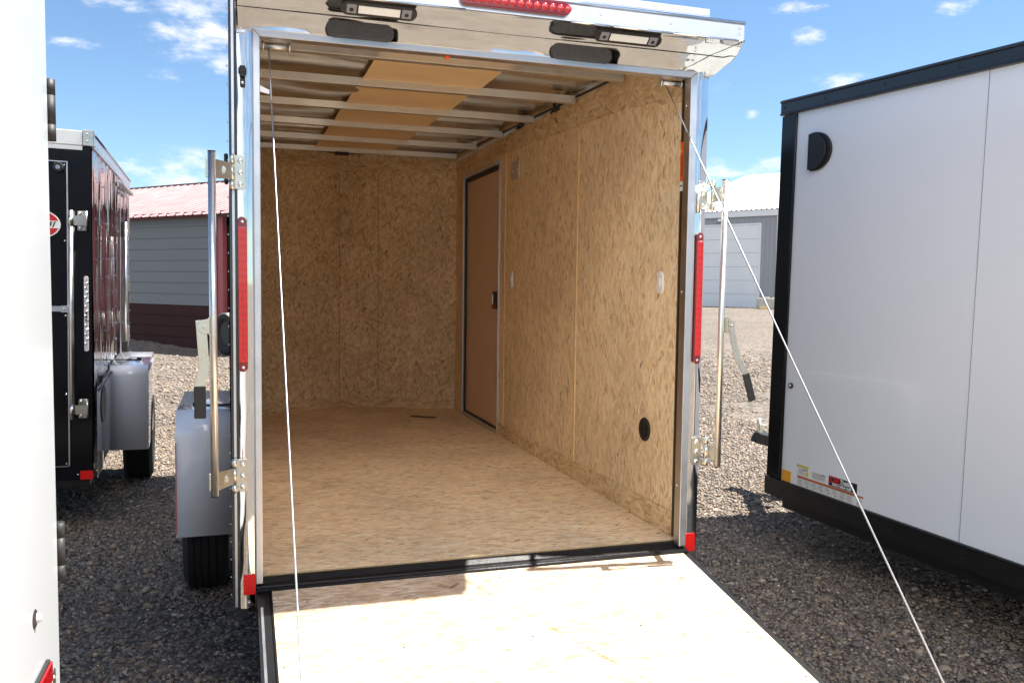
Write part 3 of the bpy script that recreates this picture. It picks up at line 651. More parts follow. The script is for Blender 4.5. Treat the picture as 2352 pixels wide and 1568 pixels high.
# sill
b = MB(); b.prism([(.0470, .523), (.030, .521), (.014, .509), (-.004, .505), (-.008, .496), (-.008, .37), (.0470, .37)], 0, -.0215, 1.575)
b.build('sill', 'black_steel', T, bevel=.002)
# ramp door (hinged at the sill, sloping to the ground)
RS = -.17
def rz(y): return .492+RS*(-.010-y)
ang = math.atan(.17)
rm = Matrix.Translation((0, -.010, .492)) @ Matrix.Rotation(ang, 4, 'X')
Lr = 1.86
b = MB(); b.box((.028, -Lr, -.016), (1.565, -.006, 0), 0, rm)
rp = b.build('ramp_door', ['osb_ramp'], T, bevel=.0008)
b = MB(); b.box((.0225, -Lr, -.018), (.0278, -.002, -.0010), 0, rm); b.build('ramp_edge', 'rust_band' if False else 'black_steel', rp)
b = MB(); b.box((-.020, -Lr-.01, -.055), (.020, .001, -.004), 0, rm); b.box((-.0110, -Lr, -.0038), (-.002, -.10, -.0018), 1, rm); b.box((1.5655, -Lr-.01, -.055), (1.590, .001, -.004), 0, rm)
b.split('ramp_rail', ['black_steel', 'alu'], rp, bevel=.001)
b = MB(); b.box((-.02, -Lr-.02, -.055), (1.590, -Lr-.0105, 0), 0, rm); b.box((-.02, -Lr, -.050), (1.590, -.01, -.0180), 1, rm); b.build('ramp_frame', ['black_steel', 'charcoal'], rp)
b = MB(); b.box((.03, -Lr-.50, -.012), (1.56, -Lr-.022, 0), 0, Matrix.Translation((0, 0, 0)) @ rm); b.build('ramp_flap', 'osb_ramp', rp)
b = MB()
for sx in (.045, .40, .79, 1.17, 1.545):
    for sy in (-.03, -.42, -.80, -1.2, -1.7):
        jx, jy = random.uniform(-.015, .015), random.uniform(-.03, .01); c = rm @ Vector((sx+jx if .1 < sx < 1.5 else sx, sy+jy, .0002)); b.dome(c, (0, 0, 1), .0042, .0008, 0, 8, 2)
b.split('screw', 'black_steel', rp)
hb = MB(); hb.cyl((-.02, -.010, .494), (1.585, -.010, .494), .009, seg=12); hb.build('ramp_hinge', 'black_steel', T)
# lock bars with hinged brackets and handles
def bolt_row(b, xs_, y, zs, mat):
    for x_ in xs_:
        for z_ in zs: b.cyl((x_, y+.002, z_), (x_, y-.001, z_), .0095, seg=16, mat=mat); b.dome((x_, y-.001, z_), (0, -1, 0), .0088, .0055, mat, 14, 4); b.cyl((x_, y-.0062, z_), (x_, y-.0075, z_), .002, seg=6, mat=mat)
def lockbar(side):
    if side < 0: bx, kx, p0, p1, a0, a1 = -.1465, -.0875, -.0785, -.0465, -.136, -.0965
    else: bx, kx, p0, p1, a0, a1 = 1.659, 1.652, 1.594, 1.634, 1.659, 1.672
    y = -.090
    tb = MB().cyl((bx, y, .839), (bx, y, 1.916), .0118, seg=24, mat=0).cyl((bx, y, 1.916), (bx, y, 1.918), .0122, seg=24, mat=1).cyl((bx, y, .837), (bx, y, .839), .0122, seg=24, mat=1).build('lock_bar', ['zinc_tube', 'black_plastic'], T)
    for zm in (1.866, .885):
        hg = MB(); hg.prism(rrect(min(p0, p1), max(p0, p1), zm-.054, zm+.054, .006, 4), 1, -.009, -.0055)
        hgo = hg.build('hinge_plate', 'zinc', T, bevel=.0012)
        b = MB(); bolt_row(b, [(p0+p1)/2], -.009, [zm-.037, zm, zm+.037], 0); b.split('bolt', 'bolt', hgo)
        b = MB()
        ky = -.016
        for z0, z1 in ((zm+.027, zm+.056), (zm-.0265, zm+.0265), (zm-.056, zm-.027)): b.cyl((kx, ky, z0+.0006), (kx, ky, z1-.0006), .0085, seg=18)
        if side > 0:
            b.box((p1-.002, -.012, zm+.029), (kx, -.0085, zm+.054)); b.box((p1-.002, -.012, zm-.054), (kx, -.0085, zm-.029))
        else: b.box((kx, -.0095, zm-.054), (p0+.001, -.0065, zm+.054))
        b.build('hinge_knuckle', 'zinc', hgo)
        b = MB(); q = .0275
        # arm from knuckle to bar, slightly angled
        if side < 0: pts = [(kx, zm-.025), (kx, zm+.026), (bx+.010, zm+.029), (bx+.010, zm-.030)]
        else: pts = [(kx, zm-.024), (kx, zm+.027), (bx-.008, zm+.029), (bx-.008, zm-.028)]
        xx = [p[0] for p in pts]
        v = [b.bm.verts.new((p[0], -.024 if abs(p[0]-kx) < 1e-6 else -.080, p[1])) for p in pts]; w = [b.bm.verts.new((p[0], (-.0215 if abs(p[0]-kx) < 1e-6 else -.0775), p[1])) for p in pts]
        b.bm.faces.new(v); b.bm.faces.new(w[::-1])
        for i in range(4): b.bm.faces.new((v[i], v[(i+1) % 4], w[(i+1) % 4], w[i]))
        mx = (kx+bx)/2; ra = .0125 if side < 0 else .009
        b.cyl((mx, -.050, zm), (mx, -.0555, zm), ra, seg=20); b.cyl((mx, -.0555, zm), (mx, -.058, zm), ra*.62, seg=20)
        b.build('hinge_arm', 'zinc', tb, bevel=.0008)
        sx = bx-.0135 if side < 0 else bx+.0135
        MB().box((sx-.004, y+.002, zm-.029), (sx+.004, y+.014, zm+.027)).build('bar_clamp', 'zinc', tb, bevel=.0015)
    # handle
    if side < 0:
        hx = -.168; b = MB()
        pts = [(bx-.010, 1.355), (bx-.010, 1.403)]+[(hx-.002+.021*math.cos(rad(t)), 1.378+.0215*math.sin(rad(t))) for t in range(90, 271, 18)]
        b.prism(pts, 1, -.127, -.124); b.box((bx-.013, -.124, 1.352), (bx-.009, -.09, 1.406)); b.cyl((hx-.003, -.128, 1.377), (hx-.003, -.134, 1.377), .0052, seg=12)
        br = b.build('handle_bracket', 'zinc', tb, bevel=.0008)
        ctr = [(-0.1820, 1.3974), (-0.1775, 1.3238), (-0.1736, 1.2502), (-0.1869, 1.1963), (-0.1878, 1.1825)]; gr = [(-0.1873, 1.1933), (-0.1859, 1.1276), (-0.1869, 1.0932)]; hw = .0155
    else:
        hx = 1.676; b = MB()
        pts = [(bx+.010, 1.403), (bx+.010, 1.355)]+[(hx+.0+.017*math.cos(rad(t)), 1.378+.0215*math.sin(rad(t))) for t in range(-90, 91, 18)]
        b.prism(pts, 1, -.127, -.124); b.box((bx+.009, -.124, 1.350), (bx+.013, -.09, 1.410)); b.cyl((hx+.003, -.128, 1.377), (hx+.003, -.134, 1.377), .0052, seg=12)
        br = b.build('handle_bracket', 'zinc', tb, bevel=.0008)
        ctr = [(1.6819, 1.3944), (1.6937, 1.3238), (1.7153, 1.2522), (1.7516, 1.1963), (1.7565, 1.1864)]; gr = [(1.7516, 1.1963), (1.7702, 1.1374), (1.7840, 1.0913)]; hw = .0115
    def ribbon(c, hw, y0, y1, name, mat, parent, bev):
        b = MB(); Lf = []; Rt = []
        for i, p in enumerate(c):
            d = Vector(c[min(i+1, len(c)-1)])-Vector(c[max(i-1, 0)]); d.normalize(); n_ = Vector((-d.y, d.x))
            Lf.append((p[0]+n_.x*hw, p[1]+n_.y*hw)); Rt.append((p[0]-n_.x*hw, p[1]-n_.y*hw))
        b.prism(Lf+Rt[::-1], 1, y0, y1); return b.build(name, mat, parent, bevel=bev)
    hd = ribbon(ctr, hw, -.122, -.117, 'handle', 'zinc', tb, .001)
    ribbon(gr, hw+.002, -.126, -.113, 'grip', 'grip', hd, .003)
lockbar(-1); lockbar(1)
# gas of the bar: short stop tube on right post
MB().cyl((1.594, -.010, 1.800), (1.594, -.010, 1.905), .0085, seg=16).build('bar_stop', 'zinc_tube', T)
# ramp cables with spring drums
for x_, e in ((.030, (.045, -1.60, rz(-1.60)+.02)), (1.478, (1.555, -1.60, rz(-1.60)+.02))):
    dm = MB().cyl((x_-.012, .062, 2.289), (x_+.062, .062, 2.289), .012, seg=18).cyl((x_-.022, .062, 2.289), (x_-.014, .062, 2.289), .016, seg=18).cyl((x_+.063, .062, 2.289), (x_+.069, .062, 2.289), .016, seg=18).build('cable_drum', 'alu_bow', T)
    p0 = Vector((x_, .060, 2.285)); p1 = Vector(e); b = MB(); n_ = 10
    for i in range(n_):
        def cp(t): return p0.lerp(p1, t)+Vector((0, 0, -.010*math.sin(math.pi*t)))
        b.cyl(cp(i/n_), cp((i+1)/n_), .0024, seg=8, caps=i in (0, n_-1))
    cb = b.build('ramp_cable', 'cable', T)
    if x_ < .1:
        MB().prism([(-.0165, 2.130), (.0285, 2.120), (.030, 2.133), (-.0165, 2.153)], 1, -.0035, -.0030).build('cable_tag', 'tag', cb)
# warning sticker on right jamb
st = MB().box((1.5643, .048, 1.925), (1.5652, .0845, 2.075)).build('warning_label', 'orange', T)
b = MB()
for i in range(15): b.box((1.5638, .064, 1.945+i*.0055), (1.5642, .082, 1.9468+i*.0055))
b.build('label_text', 'black', st)
MB().prism([(.072, 2.036), (.082, 2.036), (.077, 2.050)], 0, 1.5638, 1.5642).build('label_symbol', 'yellow', st)
st2 = MB().box((1.5643, .048, 1.888), (1.5652, .0845, 1.9245)).build('maker_label', 'white', T)
MB().box((1.5638, .066, 1.905), (1.5642, .080, 1.911)).build('label_text', 'black', st2)
# fender and wheel (left)
def fprof(y0, y1, z0, z1, r_=.11):
    p = [(y0, z0)]
    for i in range(9): a = rad(180-90*i/8); p.append((y0+r_+r_*math.cos(a), z1-r_+r_*math.sin(a)))
    for i in range(9): a = rad(90-90*i/8); p.append((y1-r_+r_*math.cos(a), z1-r_+r_*math.sin(a)))
    p.append((y1, z0)); return p
def sheet(prof, x0, x1, name, mat, parent, th=.004, skirt=None):
    b = MB(); A = [b.bm.verts.new((x0, *p)) for p in prof]; B = [b.bm.verts.new((x1, *p)) for p in prof]
    for i in range(len(prof)-1): f = b.bm.faces.new((A[i], A[i+1], B[i+1], B[i])); f.smooth = 2 < i < len(prof)-3 or True
    if skirt: # outer skirt with arch
        cy_, cz_, R_ = skirt; xo = x0
        arch = [(cy_+R_*math.cos(rad(t)), cz_+R_*math.sin(rad(t))) for t in range(0, 181, 15)]
        arch = [(y, max(z, prof[0][1])) for y, z in arch]
        out = [prof[-1]]+list(prof[::-1][1:-1])+[prof[0]]
        vs = [b.bm.verts.new((xo, *p)) for p in out+arch[::-1]]
        b.bm.faces.new(vs)
    o = b.build(name, mat, parent, solid=th)
    return o
fd = sheet(fprof(1.12, 2.02, .372, .93), -.340, -.094, 'fender', 'white_fender', T, skirt=(1.57, .40, .37))
MB().box((-.341, 1.117, .385), (-.338, 1.122, .80)).build('fender_edge', 'red_refl', fd)
b = MB(); b.cyl((-.094, 1.33, .935), (-.255, 1.33, .935), .005, seg=8); b.box((-.275, 1.318, .932), (-.250, 1.342, .948)); b.build('marker_lead', 'rubber', fd)
def wheel(x0, x1, cy_, R_, parent, cz_=None):
    cz_ = R_ if cz_ is None else cz_
    prof = [(x0+.02, R_*.60), (x0, R_*.72), (x0, R_*.90), (x0+.018, R_*.975)]
    n_ = 5; w_ = (x1-x0-.036)/n_
    for i in range(n_):
        a = x0+.018+i*w_
        prof += [(a+.004, R_), (a+w_-.004, R_), (a+w_-.003, R_-.007), (a+w_+.003, R_-.007)] if i < n_-1 else [(a+.004, R_), (a+w_-.002, R_*.995)]
    prof += [(x1, R_*.90), (x1, R_*.72), (x1-.02, R_*.60)]
    b = MB(); seg = 48
    rings = [[b.bm.verts.new((p[0], cy_+p[1]*math.cos(2*math.pi*k/seg), cz_+p[1]*math.sin(2*math.pi*k/seg))) for k in range(seg)] for p in prof]
    for i in range(len(rings)-1):
        for k in range(seg): f = b.bm.faces.new((rings[i][k], rings[i][(k+1) % seg], rings[i+1][(k+1) % seg], rings[i+1][k])); f.smooth = False
    wh = MB().cyl((x0+.03, cy_, cz_), (x1-.02, cy_, cz_), R_*.61, seg=32).cyl((x0+.015, cy_, cz_), (x0+.031, cy_, cz_), R_*.2, seg=20).build('wheel', 'alu', parent)
    b.build('tyre', 'rubber', wh)
wheel(-.325, -.125, 1.57, .33, T); wheel(1.64, 1.79, 1.57, .33, T)
sheet(fprof(1.12, 2.02, .372, .93), XR+.06, 1.80, 'fender', 'white_fender', T)
MB().cyl((-.2, 1.57, .33), (1.7, 1.57, .33), .035).build('axle', 'black_steel', T)
b = MB(); b.prism([(.1, 3.7), (.16, 3.7), (.76, 4.9), (.72, 4.95)], 2, .42, .5); b.prism([(1.45, 3.7), (1.39, 3.7), (.72, 4.9), (.76, 4.95)], 2, .42, .5); b.cyl((.74, 4.7, 0), (.74, 4.7, .6), .03); b.build('tongue', 'black_steel', T)

# thin dark plate lying on the trailer floor
b = MB(); b.prism([(1.14, 3.33), (1.30, 3.22), (1.33, 3.26), (1.17, 3.37)], 2, .531, .534)
tag(b.build('flat_plate', 'black_plastic'), 'small thin dark plate lying on the trailer floor near the side door', 'plate')

# ================================================================== WHITE TRAILER (left edge)
Wt = empty('white_trailer', (-.457, -.85, 0), 'sunlit white trailer cut off by the left edge, blank side with black hinges', 'trailer', group='enclosed trailers parked on the gravel')
b = MB(); b.box((-1.9, -3.9, .42), (0, 0, 2.62)); b.build('body', 'white_panel', Wt, bevel=.004)
b = MB(); b.box((-1.85, -3.85, .30), (-.04, -.03, .418)); b.build('chassis', 'black_steel', Wt)
for z_ in (1.875, .91):
    b = MB()
    for z0, z1 in ((z_-.060, z_-.026), (z_-.025, z_+.036), (z_+.037, z_+.070)):
        b.cyl((.001, .018, z0), (.001, .018, z1), .0115, seg=18, mat=0)
    b.box((-.06, .001, z_-.055), (-.006, .008, z_+.065)); b.cyl((-.0145, .018, z_-.058), (-.0145, .018, z_+.068), .009, seg=14)
    b.build('hinge', 'grip', Wt)
b = MB(); b.dome((.0005, -.232, .856), (1, 0, 0), .019, .004, 1, 20, 4); b.dome((.0045, -.232, .858), (1, 0, 0), .010, .010, 0, 16, 4); b.build('marker_light', ['clear_lens', 'grip'], Wt)
b = MB(); b.box((.0005, -.33, .690), (.009, -.142, .737), 0); b.box((.0092, -.326, .693), (.014, -.146, .734), 1); b.build('reflector', ['grip', 'red_lens'], Wt, bevel=.002)
b = MB(); b.prism(rrect(-.098, -.068, .62, .690, .012), 0, .0005, .004, 0); b.dome((.004, -.083, .672), (1, 0, 0), .005, .003, 1); b.build('strap_plate', ['zinc', 'bolt'], Wt)
for s_ in (-1,):
    pass
wheel(-.26, -.06, -2.0, .33, Wt); wheel(-1.86, -1.66, -2.0, .33, Wt)

# ================================================================== BLACK TRAILER (left)
Bt = empty('black_trailer', (-.8687, 2.5143, .3601), 'black enclosed trailer with closed rear door, white roof rail and shiny riveted side', 'trailer', group='enclosed trailers parked on the gravel', rot=(rad(1.4357), rad(.8306), rad(2.812)))
BL = 3.176
b = MB(); b.box((-1.50, 0, 0), (-.012, BL, 1.90)); b.prism([(-1.50, BL), (-.012, BL), (-.75, BL+.55)], 2, 0, 1.90); b.build('body', 'black_paint', Bt, bevel=.004)
def bside(a, c):
    y = .004+(BL-.004)*a; z = .03+(1.90-.03)*c
    return (-.008+.005*math.sin(y*9+math.sin(z*3))*math.sin(math.pi*c)+.003*math.sin(y*23+z*1.5), y, z)
b = MB(); b.grid(bside, 80, 24)
for yy in (.10, .42, .82, .95, 1.25, 1.55, 3.12):
    for i in range(16): b.dome((.000, yy+.003*math.sin(i), .10+i*.117), (1, 0, 0), .0062, .005, 1, 8, 2)
b.build('side_skin', ['black_wavy', 'bolt'], Bt)
b = MB(); b.box((-1.5, -.012, 1.905), (-.055, .03, 1.985), 0); b.box((-1.5, -.006, 1.878), (-.055, .0, 1.9045), 0); rr = b.build('roof_rail', 'white', Bt, bevel=.004)
b = MB(); b.box((-.052, -.016, 1.903), (0.004, .03, 1.993), 0)
for z_ in (1.93, 1.968): b.dome((-.030, -.016, z_), (0, -1, 0), .006, .004, 1)
b.build('corner_cap', ['zinc', 'bolt'], Bt, bevel=.003)
b = MB(); b.box((-.010, .032, 1.895), (.003, BL, 1.965)); b.cyl((.0, .03, 1.972), (.0, BL, 1.972), .010, seg=12)
for i in range(24): b.dome((.003, .08+i*.13, 1.915), (1, 0, 0), .006, .004, 0, 8, 2)
b.build('side_rail', 'alu', Bt)
MB().box((-1.5, .03, 1.90), (-.012, BL, 1.965)).build('roof', 'alu', Bt)
# rear door leaf with silver edge
d = MB().box((-1.36, -.014, .09), (-.136, -.002, 1.805)).build('rear_door', 'black_paint', Bt, bevel=.002)
b = MB(); b.box((-.1355, -.017, .086), (-.129, -.003, 1.811)); b.box((-1.36, -.017, 1.806), (-.1357, -.003, 1.811)); b.box((-1.36, -.017, .082), (-.1357, -.003, .0855)); b.build('door_trim', 'alu', d)
b = MB()
for z_ in (.10, .50, .95, 1.37, 1.79): b.dome((-.146, -.0145, z_), (0, -1, 0), .005, .004)
b.dome((-.09, -.001, .03), (0, -1, 0), .005, .004); b.split('screw', 'bolt', d)
b = MB(); b.cyl((-.176, -.015, 1.775), (-.176, -.034, 1.775), .030, .024, seg=24, mat=0); b.cyl((-.176, -.0345, 1.775), (-.176, -.038, 1.775), .012, seg=18, mat=1); b.build('door_bumper', ['rubber', 'bolt'], d)
# lock bar
lb = MB().cyl((-.112, -.045, .36), (-.112, -.045, 1.54), .012, seg=16).build('lock_bar', 'zinc_tube', Bt)
for zm in (1.485, .415):
    b = MB(); b.prism(rrect(-.083, -.058, zm-.055, zm+.055, .005, 3), 1, -.006, -.001); b.box((-.058, -.006, zm-.055), (-.042, -.001, zm+.055)); hp = b.build('hinge_plate', 'zinc', Bt, bevel=.001)
    b = MB(); bolt_row(b, [-.070], -.006, [zm-.042, zm+.042], 0); b.split('bolt', 'bolt', hp)
    b = MB(); b.cyl((-.037, -.012, zm-.055), (-.037, -.012, zm+.055), .007, seg=12); b.build('hinge_knuckle', 'zinc', hp)
    b = MB(); b.box((-.100, -.045, zm-.027), (-.034, -.038, zm+.027)); b.cyl((-.112, -.045, zm-.028), (-.112, -.045, zm+.028), .0150, seg=14); b.build('hinge_arm', 'zinc', lb)
b = MB(); b.box((-.40, -.022, .973), (-.150, -.017, 1.003)); b.box((-.165, -.046, .970), (-.125, -.020, 1.006)); b.dome((-.150, -.047, .988), (0, -1, 0), .008, .005); b.build('handle', 'alu', lb)
# led tail strip, reflector
tl = MB().prism(rrect(-.0520, -.0285, .745, 1.175, .0115, 5), 1, -.012, -.001).build('tail_light', 'clear_lens', Bt, bevel=.002)
b = MB()
for i in range(14): b.dome((-.0402+(.004 if i % 2 else -.004), -.0125, .79+i*.0265), (0, -1, 0), .008, .004, 0, 10, 3)
b.split('lens', 'bolt', tl, gap=0)
b = MB()
for i in range(3): b.cyl((-.0402, -.0165, .925+i*.020), (-.0402, -.0180, .925+i*.020), .006, seg=10)
b.split('turn_lamp', 'black', tl)
MB().prism(rrect(-.078, -.010, .000, .052, .004, 3), 1, -.004, -.0008).build('reflector', 'red_refl', Bt)
# round emblem with figures 41
b = MB(); cx_, cz_ = -.272, 1.458
el_ = lambda R1, R2, n_=40: [(cx_+R1*math.cos(2*math.pi*i/n_), cz_+R2*math.sin(2*math.pi*i/n_)) for i in range(n_)]
b.prism(el_(.106, .078), 1, -.0165, -.0155, 0); em = b.build('emblem', 'white', d)
def cap(sgn):
    pts = []
    for i in range(0, 21):
        a = rad(17+146*i/20); pts.append((cx_+.099*math.cos(a), cz_+sgn*.071*math.sin(a)))
    return pts
b = MB(); b.prism(cap(1), 1, -.0175, -.0168); b.prism(cap(-1), 1, -.0175, -.0168); b.split('emblem_band', 'redink', em)
text_mesh('41', .044, Matrix.Translation((-.238, -.0172, 1.443)) @ Matrix.Rotation(rad(90), 4, 'X'), 'emblem_text', 'black', em, bold=.0012, shear=.35)
# side door, hinges, bars on the long side
b = MB(); b.box((.004, 1.90, .50), (.010, 1.915, 1.80)); b.box((.004, 2.80, .50), (.010, 2.815, 1.80)); b.box((.004, 1.916, 1.785), (.010, 2.799, 1.80)); sd = b.build('side_door_frame', 'alu', Bt, bevel=.001)
b = MB(); b.prism([(1.76, 1.83), (1.76, 1.855), (3.02, 1.855), (3.02, 1.83)], 0, .004, .040); b.build('door_awning', 'alu', Bt, bevel=.002)
b = MB()
for z_ in (1.55, 1.05, .62): b.box((.010, 2.66, z_-.07), (.020, 2.79, z_+.07))
b.split('door_hinge', 'zinc', sd, bevel=.002)
b = MB(); b.cyl((.035, 2.05, .55), (.035, 2.05, 1.56), .012); b.build('side_lock_bar', 'zinc_tube', sd)
b = MB(); b.box((.012, 1.90, 1.44), (.035, 2.02, 1.56)); b.box((.012, 2.02, .52), (.05, 2.08, .62)); b.split('bar_clamp', 'black_plastic', sd, bevel=.004)
b = MB(); b.prism([(2.02, .75), (2.10, .75), (2.14, 1.00), (2.10, 1.02)], 0, .05, .056); b.build('side_handle', 'grip', sd)
# rock guard on the side behind the wheel, with a dark eye-shaped vent
b = MB(); b.grid(lambda a, c: (.010+.004*math.sin(8*a), .02+.90*a, .0+.53*c), 10, 6); rg = b.build('side_guard', 'silver_fender', Bt)
b = MB(); pts = [(.355+.165*math.cos(t)*(1 if True else 1), .385+.115*math.sin(t)*abs(math.sin(t))**.3) for t in np.linspace(0, 2*np.pi, 36, endpoint=False)]
b.prism(pts, 0, .0155, .0185); b.build('vent', 'black', rg)
MB().box((.016, .02, .505), (.021, 1.85, .513)).build('drip_strip', 'black_plastic', rg)
f2 = sheet(fprof(.95, 1.95, -.035, .545, .07), .245, .004, 'fender', 'silver_fender', Bt)
b = MB(); b.cyl((.01, 1.30, .551), (.17, 1.30, .551), .006, seg=8); b.box((.155, 1.285, .548), (.185, 1.315, .566)); b.build('marker_lead', 'rubber', f2)
MB().box((.246, .96, -.03), (.249, 1.94, .50)).build('fender_skirt', 'silver_fender', f2)
# wheel placed in the trailer frame; ground lies about .4 below the origin
wheel(.055, .255, 1.66, .33, Bt, cz_=-.0645); wheel(-1.75, -1.55, 1.66, .33, Bt, cz_=-.07)
b = MB(); b.box((-1.45, .02, -.045), (-.03, BL, -.001)); b.cyl((-1.7, 1.66, -.065), (.1, 1.66, -.065), .03); b.box((-.14, 1.0, -.13), (-.05, 1.25, -.046)); b.build('chassis', 'black_steel', Bt)
b = MB(); b.prism([(-1.35, BL), (-1.28, BL), (-.72, BL+1.2), (-.78, BL+1.25)], 2, -.04, .03); b.prism([(-.15, BL), (-.22, BL), (-.78, BL+1.2), (-.72, BL+1.25)], 2, -.04, .03); b.cyl((-.75, BL+1.0, -.52), (-.75, BL+1.0, .15), .03); b.build('tongue', 'black_steel', Bt)

# ================================================================== RIGHT TRAILER (white, black trim)
Rt_ = empty('white_trailer', (2.8061, 1.2496, .35), 'large white trailer with black trim at the right, seen along its shaded blank side', 'trailer', group='enclosed trailers parked on the gravel', rot=(rad(1.3477), rad(-.2619), rad(5.022)))
H = 2.196; LB = 4.3
b = MB(); b.box((.006, -LB, .03), (1.95, -.004, H-.03)); b.prism([(.006, -.004), (1.95, -.004), (.98, .62)], 2, .03, H-.03); b.build('body', 'white_panel_shade', Rt_)
for i, y0 in enumerate((-1.222, -2.442, -3.66)):
    pass
b = MB(); b.box((.0035, -1.2655, .10), (.0057, -1.2640, H-.08)); b.box((.0035, -2.486, .10), (.0057, -2.4845, H-.08)); b.split('seam', 'textgrey', Rt_)
b = MB(); b.box((-.004, -.112, .104), (.02, .004, H-.0855), 0); b.cyl((-.002, -.108, .104), (-.002, -.108, H-.0855), .006, seg=10, mat=0); b.build('corner_post', 'black_paint', Rt_, bevel=.003)
b = MB(); b.box((-.012, -LB, H-.082), (.03, .008, H), 0); b.cyl((-.012, -LB, H-.010), (-.012, .008, H-.010), .008, seg=10); b.cyl((-.012, -LB, H-.076), (-.012, .008, H-.076), .006, seg=10)
for y_ in (-.02, -.33, -.72, -1.13, -1.6, -2.0): b.dome((-.012, y_, H-.042), (-1, 0, 0), .008, .006, 0, 10, 3)
b.build('top_rail', 'black_trim', Rt_)
b = MB(); b.box((-.010, -LB, .0), (.03, .008, .102), 0); b.cyl((-.008, -LB, .096), (-.008, .006, .096), .006, seg=10)
for y_ in (-.13, -.42, -.9, -1.3): b.dome((-.010, y_, .045), (-1, 0, 0), .007, .005, 0, 8, 2)
b.build('bottom_rail', 'black_steel', Rt_)
b = MB(); b.box((.03, -LB, -.06), (.10, -.1, -.001)); b.box((1.85, -LB, -.06), (1.92, -.1, -.001))
for k in range(9): b.box((.10, -.3-.45*k, -.05), (1.85, -.25-.45*k, -.002))
b.build('chassis', 'black_steel', Rt_)
MB().box((.031, -LB, .0), (1.93, -.05, .029)).build('underside', 'black', Rt_)
MB().box((.0, -LB, H-.029), (1.95, .0, H-.001)).build('roof', 'alu', Rt_)
# D shaped side vent
b = MB()
def dpts(y0, zc_, w, h): return [(y0, zc_-h), (y0, zc_+h)]+[(y0-.03-(w-.03)*math.sin(rad(t)), zc_+h*math.cos(rad(t))) for t in range(0, 181, 12)]
b.prism(dpts(-.232, 1.892, .150, .100), 0, -.010, .0055)
v_ = b.build('side_vent', 'black_plastic', Rt_, bevel=.004)
b = MB(); b.prism(dpts(-.226, 1.892, .130, .094), 0, -.022, -.0102); b.build('vent_hood', 'black_plastic', v_, bevel=.012, seg=3)
b = MB(); b.cyl((.0055, -.158, .640), (-.004, -.158, .640), .015, seg=20, mat=0); b.dome((-.004, -.158, .640), (-1, 0, 0), .008, .006, 1); b.build('marker_light', ['grip', 'clear_lens'], Rt_)
MB().prism(rrect(-.190, -.120, .104, .165, .004, 3), 0, .0025, .0055).build('reflector', 'amber', Rt_)
# decals along the lower edge (writing faces -x): local text frame x->-y, y->z
TX = Matrix(((0, 0, -1, 0), (-1, 0, 0, 0), (0, 1, 0, 0), (0, 0, 0, 1)))
def TM(y, z, off=.0035): return Matrix.Translation((off, y, z)) @ TX
b = MB(); b.box((.0045, -.655, .104), (.0056, -.240, .160), 0); b.box((.0040, -.655, .147), (.0045, -.240, .160), 1)
dc = b.build('warning_decal', ['white', 'rust_band'], Rt_)
b = MB()
for k in range(8):
    y1 = -.244-k*.0514; y0 = y1-.045
    b.box((.0036, y0-.003, .106), (.0040, y0-.0024, .145), 0)
    n1 = 10 if k in (0, 6, 7) else 6
    for i in range(n1): b.box((.0036, y1-random.uniform(.030, .042), .1425-i*.0036), (.0040, y1-.003, .1435-i*.0036), 0)
    if n1 == 6:
        cy_ = (y0+y1)/2
        b.cyl((.0036, cy_-.005, .114), (.0040, cy_-.005, .114), .0035, seg=10); b.box((.0036, cy_-.002, .111), (.0040, cy_+.010, .1125)); b.box((.0036, cy_-.010, .117), (.0040, cy_+.004, .1185))
b.box((.0036, -.600, .1215), (.0040, -.290, .1222), 0)
b.build('decal_text', 'textgrey', dc)
b = MB(); b.box((.0045, -.712, .104), (.0056, -.666, .158), 0); b.box((.0040, -.712, .149), (.0045, -.666, .158), 1)
d2 = b.build('small_decal', ['white', 'rust_band'], Rt_)
b = MB()
for i in range(11): b.box((.0036, -.707+random.uniform(0, .012), .144-i*.0034), (.0040, -.670, .1450-i*.0034))
b.build('decal_text', 'textgrey', d2)
b = MB(); b.box((.0045, -.325, .165), (.0056, -.240, .212), 0); b.box((.0040, -.325, .207), (.0045, -.245, .221), 1); b.box((.0040, -.323, .167), (.0045, -.303, .190), 1); b.cyl((.0040, -.240, .2135), (.0045, -.240, .2135), .007, seg=16, mat=2)
d3 = b.build('tyre_decal', ['white', 'yellow', 'textgrey'], Rt_)
b = MB()
for i in range(5): b.box((.0036, -.30+random.uniform(0, .02), .199-i*.0065), (.0040, -.247, .2008-i*.0065))
b.box((.0036, -.318, .196), (.0040, -.285, .203)); b.box((.0036, -.318, .2125), (.0040, -.255, .2150))
b.build('decal_text', 'textgrey', d3)
b = MB(); b.box((.0045, -.455, .167), (.0056, -.350, .205), 0); d4 = b.build('data_decal', 'white', Rt_)
b = MB()
for i in range(8): b.box((.0036, -.45+random.uniform(0, .03), .201-i*.0042), (.0040, -.352, .2022-i*.0042))
for i in range(12): b.box((.0036, -.450+i*.0026, .196), (.0040, -.4485+i*.0026, .203))
b.build('decal_text', 'textgrey', d4)
b = MB(); b.box((.0044, -.668, .162), (.0055, -.474, .212), 0); d5 = b.build('dealer_decal', 'black', Rt_)
text_mesh('DR', .044, TM(-.480, .181, .0040), 'dealer_text', 'redink', d5, xs=1.15, bold=.0022, shear=.1)
text_mesh('Trailer', .0295, TM(-.552, .187, .0040), 'dealer_text', 'white', d5, xs=1.04, bold=.0009, shear=.15)
text_mesh('DRTrailer.net', .0205, TM(-.500, .1665, .0040), 'dealer_text', 'white', d5, xs=1.12, bold=.0006)
b = MB(); b.grid(lambda a, c: (.0038, -.545-.105*a, .1815+.003*math.sin(math.pi*a)**.7-.0015*a+.0018*c), 12, 1)
for i in range(9): b.box((.0036, -.575-i*.009, .1765), (.0040, -.571-i*.009, .1792))
